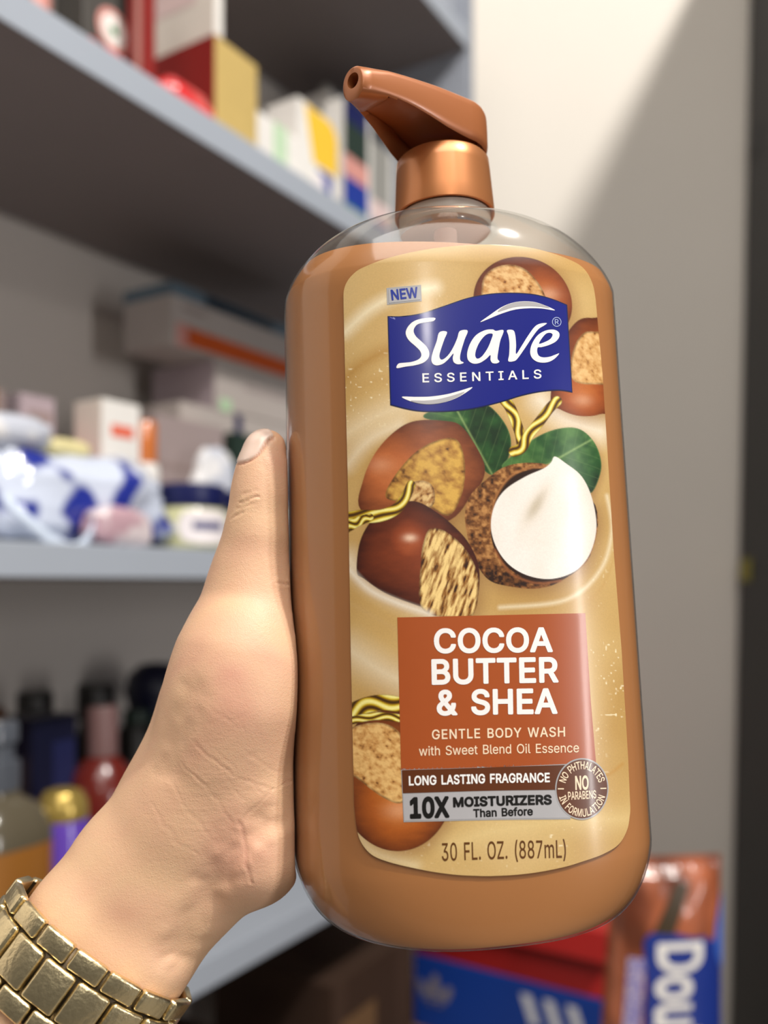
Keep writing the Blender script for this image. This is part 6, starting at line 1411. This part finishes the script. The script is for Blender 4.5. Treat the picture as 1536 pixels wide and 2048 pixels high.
jelly_jar(0.336, 0.056, 'pale green jelly jar with a navy lid, half hidden behind the thumb')
pouch('tissue_pack', 'crumpled white pack leaning behind the second jelly jar', 'pack', 0.318, 0.086, H_MID, 0.06, 0.018, 0.115, M_BAG2, 55, 0.2)

# ---- lower shelf: bottles
pb = turned('soap_dispenser', 'clear bottle of amber soap with a grey pump, left edge of the picture', 'bottle', 0.036, 0.050, H_LOW, [
    ('bottle_body', [(0.034, 0.0), (0.038, 0.004), (0.038, 0.150)], C_AMBER), ('shoulder', [(0.038, 0.1502), (0.0375, 0.160), (0.030, 0.178), (0.014, 0.188), (0.013, 0.192)], C_TRANS),
    ('pump', [(0.0135, 0.1922), (0.0138, 0.194), (0.0138, 0.216), (0.0095, 0.217), (0.0095, 0.230), (0.0125, 0.231), (0.0125, 0.246), (0.011, 0.248)], C_CAPG)], 0.8, 3.0)
carton('carton', 'tall navy box on the lower shelf behind the soap dispenser', 'box', 0.112, 0.115, H_LOW, 0.050, 0.05, 0.233, None, C_DNAVY, [('front', 0.45, 0.95, 0.1, 0.9, plain('deep_blue_print', (22, 28, 72)))])
turned('bottle', 'deep red bottle with a dusty pink cap on the lower shelf', 'bottle', 0.184, 0.105, H_LOW, [('bottle_body', [(0.030, 0), (0.033, 0.004), (0.033, 0.150), (0.028, 0.175), (0.014, 0.190)], C_REDBOT), ('cap', [(0.0150, 0.1905), (0.0150, 0.235), (0.0135, 0.238)], C_CAPPINK)])
turned('jar', 'purple bottle with a domed gold cap beside the amber soap', 'bottle', 0.091, 0.045, H_LOW, [('bottle_body', [(0.020, 0), (0.0235, 0.004), (0.0235, 0.148), (0.021, 0.158)], C_PURPLE), ('cap', [(0.0205, 0.1585), (0.0210, 0.160), (0.0205, 0.172), (0.015, 0.181), (0.006, 0.184)], C_GOLDCAP)])
turned('bottle', 'tall black-capped brown bottle behind the navy box', 'bottle', 0.178, 0.20, H_LOW, [('bottle_body', [(0.02, 0), (0.024, 0.004), (0.024, 0.19), (0.014, 0.212)], C_CARTON), ('cap', [(0.018, 0.2125), (0.018, 0.244), (0.016, 0.247)], C_BLACK)])
turned('bottle', 'black-capped bottle rising behind the deep red bottle', 'bottle', 0.248, 0.19, H_LOW, [('bottle_body', [(0.018, 0), (0.022, 0.004), (0.022, 0.19), (0.014, 0.21)], C_BLACK), ('cap', [(0.020, 0.2105), (0.020, 0.246), (0.018, 0.249)], C_BLACK)])
turned('bottle', 'dark bottle between the red bottle and the forearm', 'bottle', 0.296, 0.18, H_LOW, [('bottle_body', [(0.018, 0), (0.02, 0.004), (0.02, 0.19), (0.014, 0.20)], C_BLACK), ('cap', [(0.014, 0.2005), (0.014, 0.215)], C_DGREEN)])
turned('bottle', 'bottle with a large round navy cap on the lower shelf', 'bottle', 0.345, 0.20, H_LOW, [('bottle_body', [(0.026, 0), (0.03, 0.004), (0.03, 0.185), (0.02, 0.200)], C_DGREEN), ('cap', [(0.022, 0.2005), (0.032, 0.212), (0.036, 0.230), (0.032, 0.250), (0.018, 0.262), (0.005, 0.264)], C_DNAVY)])
turned('bottle', 'brown-capped bottle behind the grey pump', 'bottle', 0.090, 0.16, H_LOW, [('bottle_body', [(0.022, 0), (0.026, 0.004), (0.026, 0.18), (0.018, 0.195)], C_BROWN), ('cap', [(0.022, 0.1955), (0.022, 0.24), (0.02, 0.243)], plain('brown_cap', (92, 54, 26), 0.4))])

# ---- bottom shelf, in the dark under the lower board
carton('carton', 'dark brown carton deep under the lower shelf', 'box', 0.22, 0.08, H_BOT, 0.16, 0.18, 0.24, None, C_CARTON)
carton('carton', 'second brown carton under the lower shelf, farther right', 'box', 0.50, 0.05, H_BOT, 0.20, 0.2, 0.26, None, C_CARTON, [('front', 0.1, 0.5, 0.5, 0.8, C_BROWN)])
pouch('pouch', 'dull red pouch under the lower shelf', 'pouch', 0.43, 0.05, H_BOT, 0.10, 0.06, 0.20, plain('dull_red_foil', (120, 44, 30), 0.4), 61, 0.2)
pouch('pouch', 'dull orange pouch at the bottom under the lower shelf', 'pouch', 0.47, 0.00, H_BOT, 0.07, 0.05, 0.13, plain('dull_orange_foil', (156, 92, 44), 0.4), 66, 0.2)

# ------------------------------------------------------------------ shoe boxes and snack pack at the lower right
BU = np.array([SU[0], SU[1]]); BV = np.array([-SV[0], -SV[1]])     # boxes stand square to the shelves
L0 = np.array([0.0504, 1.470])                                     # near left corner of the boxes
RB2 = math.atan2(BV[1], BV[0])
def boxpt(a, d, h):
    p = L0 + a * BV + d * BU
    return (p[0], p[1], h + EYE)
sup = box_obj('carton', (-0.03, -0.01, 0), (0.36, 0.19, EYE - 0.7425), C_BROWN, None, 0.002)
sup.location = boxpt(0, 0, -EYE); sup.rotation_euler = (0, 0, RB2)
tag(sup, 'plain brown carton under the blue shoe box', 'box')
blue = empty('shoe_box', boxpt(0, 0, -0.7420), RB2, 'blue shoe box with three white stripes and a pale trefoil mark', 'shoe box')
box_obj('box_body', (0, 0, 0), (0.33, 0.19, 0.1195), C_BOXBLUE, blue, 0.0015)
def face_prints(name, shapes, m, parent, y):
    b_ = fill_shapes(shapes)
    for v_5 in b_.verts: v_5.co = (v_5.co.x, y, v_5.co.y)
    return link(name, bm_mesh(b_), parent, [m])
C_PRINTW = plain('white_print', (232, 232, 236)); C_PRINTG = plain('pale_grey_print', (150, 140, 140))
leafs = []
for cx_, cz_, rx_, rz_, ro in ((0.040, 0.070, 0.0085, 0.024, 0), (0.022, 0.060, 0.008, 0.022, 32), (0.058, 0.060, 0.008, 0.022, -32)):
    leafs.append((ell(cx_, cz_, rx_, rz_, ro, 28), []))
face_prints('trefoil_mark', leafs, C_PRINTG, blue, -0.0006)
face_prints('trefoil_bars', [(np.array([(0.020, z_), (0.060, z_), (0.060, z_ + 0.0034), (0.020, z_ + 0.0034)]), []) for z_ in (0.038, 0.046, 0.054)], C_BOXBLUE, blue, -0.0010)
stp = []
for k in range(3):
    x_ = 0.192 + k * 0.037
    stp.append((np.array([(x_ + 0.016, 0.055), (x_ + 0.033, 0.055), (x_ + 0.017, 0.100), (x_, 0.100)]), []))
face_prints('stripes', stp, C_PRINTW, blue, -0.0006)
red_ = empty('shoe_box', boxpt(0, 0, -0.6220), RB2, 'red shoe box with an overhanging lid on the blue shoe box', 'shoe box')
box_obj('box_body', (0.0, 0.003, 0), (0.33, 0.19, 0.085), C_BOXRED, red_, 0.0015)
box_obj('lid', (-0.008, -0.022, 0.064), (0.336, 0.194, 0.112), C_BOXRED, red_, 0.0015)
pk = box_obj('paper_bag', (-0.03, 0.0, 0), (0.004, 0.08, 0.055), C_KHAKI, None, 0.004)
pk.location = boxpt(-0.006, 0.02, -0.742); pk.rotation_euler = (0, 0, RB2)
tag(pk, 'small khaki paper packet left of the blue shoe box', 'packet')

# snack pack: a pillow pack standing on a carton
PX, PY, PH0 = 0.281, 0.85, -0.560
st_ = box_obj('carton', (-0.10, -0.06, 0), (0.10, 0.12, EYE + PH0 - 0.0005), C_BROWN, None, 0.002)
st_.location = (PX, PY, 0)
tag(st_, 'brown carton below the copper snack pack', 'box')
pack = empty('snack_pack', (PX, PY + 0.02, EYE + PH0), math.radians(6), 'copper-brown snack pack with big white sideways lettering on blue', 'snack pack')
PWd, PHt = 0.112, 0.288
def pack_front(x, z):
    u_2 = np.clip(np.abs(x) / (PWd / 2), 0, 1); w_2 = np.clip(np.abs(z / PHt - 0.5) * 2, 0, 1)
    return -0.026 * (1 - u_2 ** 2.6) ** 0.6 * (1 - w_2 ** 4) ** 0.7
def pack_lean(x, z): return x * (1.0 + 0.16 * (1 - z / PHt)) - 0.010 * (1 - z / PHt)
def pack_mesh():
    nx, nz = 40, 60
    verts, faces = [], []
    for sgn in (1, -1):
        for j in range(nz + 1):
            for i in range(nx + 1):
                x = (i / nx - 0.5) * PWd; z = j / nz * PHt
                y = float(pack_front(x, z)) * sgn
                y += 0.0016 * mnoise.noise(Vector((x * 60, z * 40, sgn)))
                if z > PHt * 0.955 or z < PHt * 0.045: y = sgn * -0.0008 + 0.0012 * math.sin(x * 900)
                verts.append((float(pack_lean(x, z)), y, z))
    o_ = (nx + 1) * (nz + 1)
    for j in range(nz):
        for i in range(nx):
            a = j * (nx + 1) + i
            faces.append((a, a + 1, a + nx + 2, a + nx + 1)); faces.append((o_ + a, o_ + a + nx + 1, o_ + a + nx + 2, o_ + a + 1))
    for j in range(nz):
        for e0 in (0, nx):
            a = j * (nx + 1) + e0; faces.append((a, a + nx + 1, o_ + a + nx + 1, o_ + a) if e0 == 0 else (a, o_ + a, o_ + a + nx + 1, a + nx + 1))
    return mesh_from(verts, faces, True)
M_PACK = two_tone('copper_foil', (178, 100, 66), (104, 52, 32), 26, 0.56, 0.3, 0.10, (1, 1, 0.5))
link('pack_body', pack_mesh(), pack, [M_PACK])
def pack_print(name, shapes, m, lift, step=0.004):
    b_ = fill_shapes(shapes, step, step * 2)
    me = bpy.data.meshes.new(name); b_.to_mesh(me); b_.free()
    for v_6 in me.vertices:
        x, z = v_6.co.x, v_6.co.y
        v_6.co = (float(pack_lean(x, z)), float(pack_front(x, z)) - 0.0018 - lift, z)
    bm = bmesh.new(); bm.from_mesh(me)
    for f in bm.faces:
        if f.normal.y > 0: f.normal_flip()
        f.smooth = True
    bm.to_mesh(me); bm.free()
    return link(name, me, pack, [m])
K_BLUE = plain('deep_blue_foil_print', (34, 56, 140), 0.3, coat=0.5); K_LB = plain('bright_blue_print', (72, 116, 214), 0.3); K_W = plain('white_foil_print', (240, 236, 230), 0.35); K_CHOC = plain('dark_chocolate_print', (66, 52, 34), 0.4); K_VIO = two_tone('violet_fine_print', (92, 92, 180), (206, 190, 206), 420, 0.5, 0.4); K_OR = plain('orange_copper_print', (200, 116, 72), 0.35)
pack_print('blue_field', [(catmull([(0.030, 0.004), (0.054, 0.004), (0.055, 0.225), (0.046, 0.215), (0.036, 0.212), (-0.024, 0.222), (-0.026, 0.17), (-0.018, 0.004)], True, 6), [])], K_BLUE, 0.0002)
pack_print('bright_field', [(catmull([(0.046, 0.190), (0.054, 0.185), (0.0545, 0.250), (0.050, 0.245), (0.042, 0.215)], True, 6), [])], K_LB, 0.0004)
pack_print('chocolate_piece', [(np.array([(-0.022, 0.222), (-0.002, 0.220), (0.016, 0.266), (0.002, 0.268)]), [])], K_CHOC, 0.0003)
pack_print('side_print', [(np.array([(-0.046, 0.004), (-0.032, 0.004), (-0.028, 0.198), (-0.042, 0.198)]), [])], K_VIO, 0.0003)
def rot_text(s, x_base, z_top, length, cap, wt):
    """lettering running down the pack, tops to the right"""
    sh3, w3 = text_shapes(s, wt)
    f = lambda p: np.stack([x_base + p[:, 1] / CAP * cap, z_top - p[:, 0] / w3 * length], 1)
    return [(f(o), [f(h) for h in hs]) for o, hs in sh3]
pack_print('lettering_shadow', rot_text('Double', -0.0195, 0.217, 0.156, 0.048, 'h'), K_BLUE, 0.0006)
pack_print('lettering', rot_text('Double', -0.0160, 0.213, 0.146, 0.041, 'b'), K_W, 0.0010)
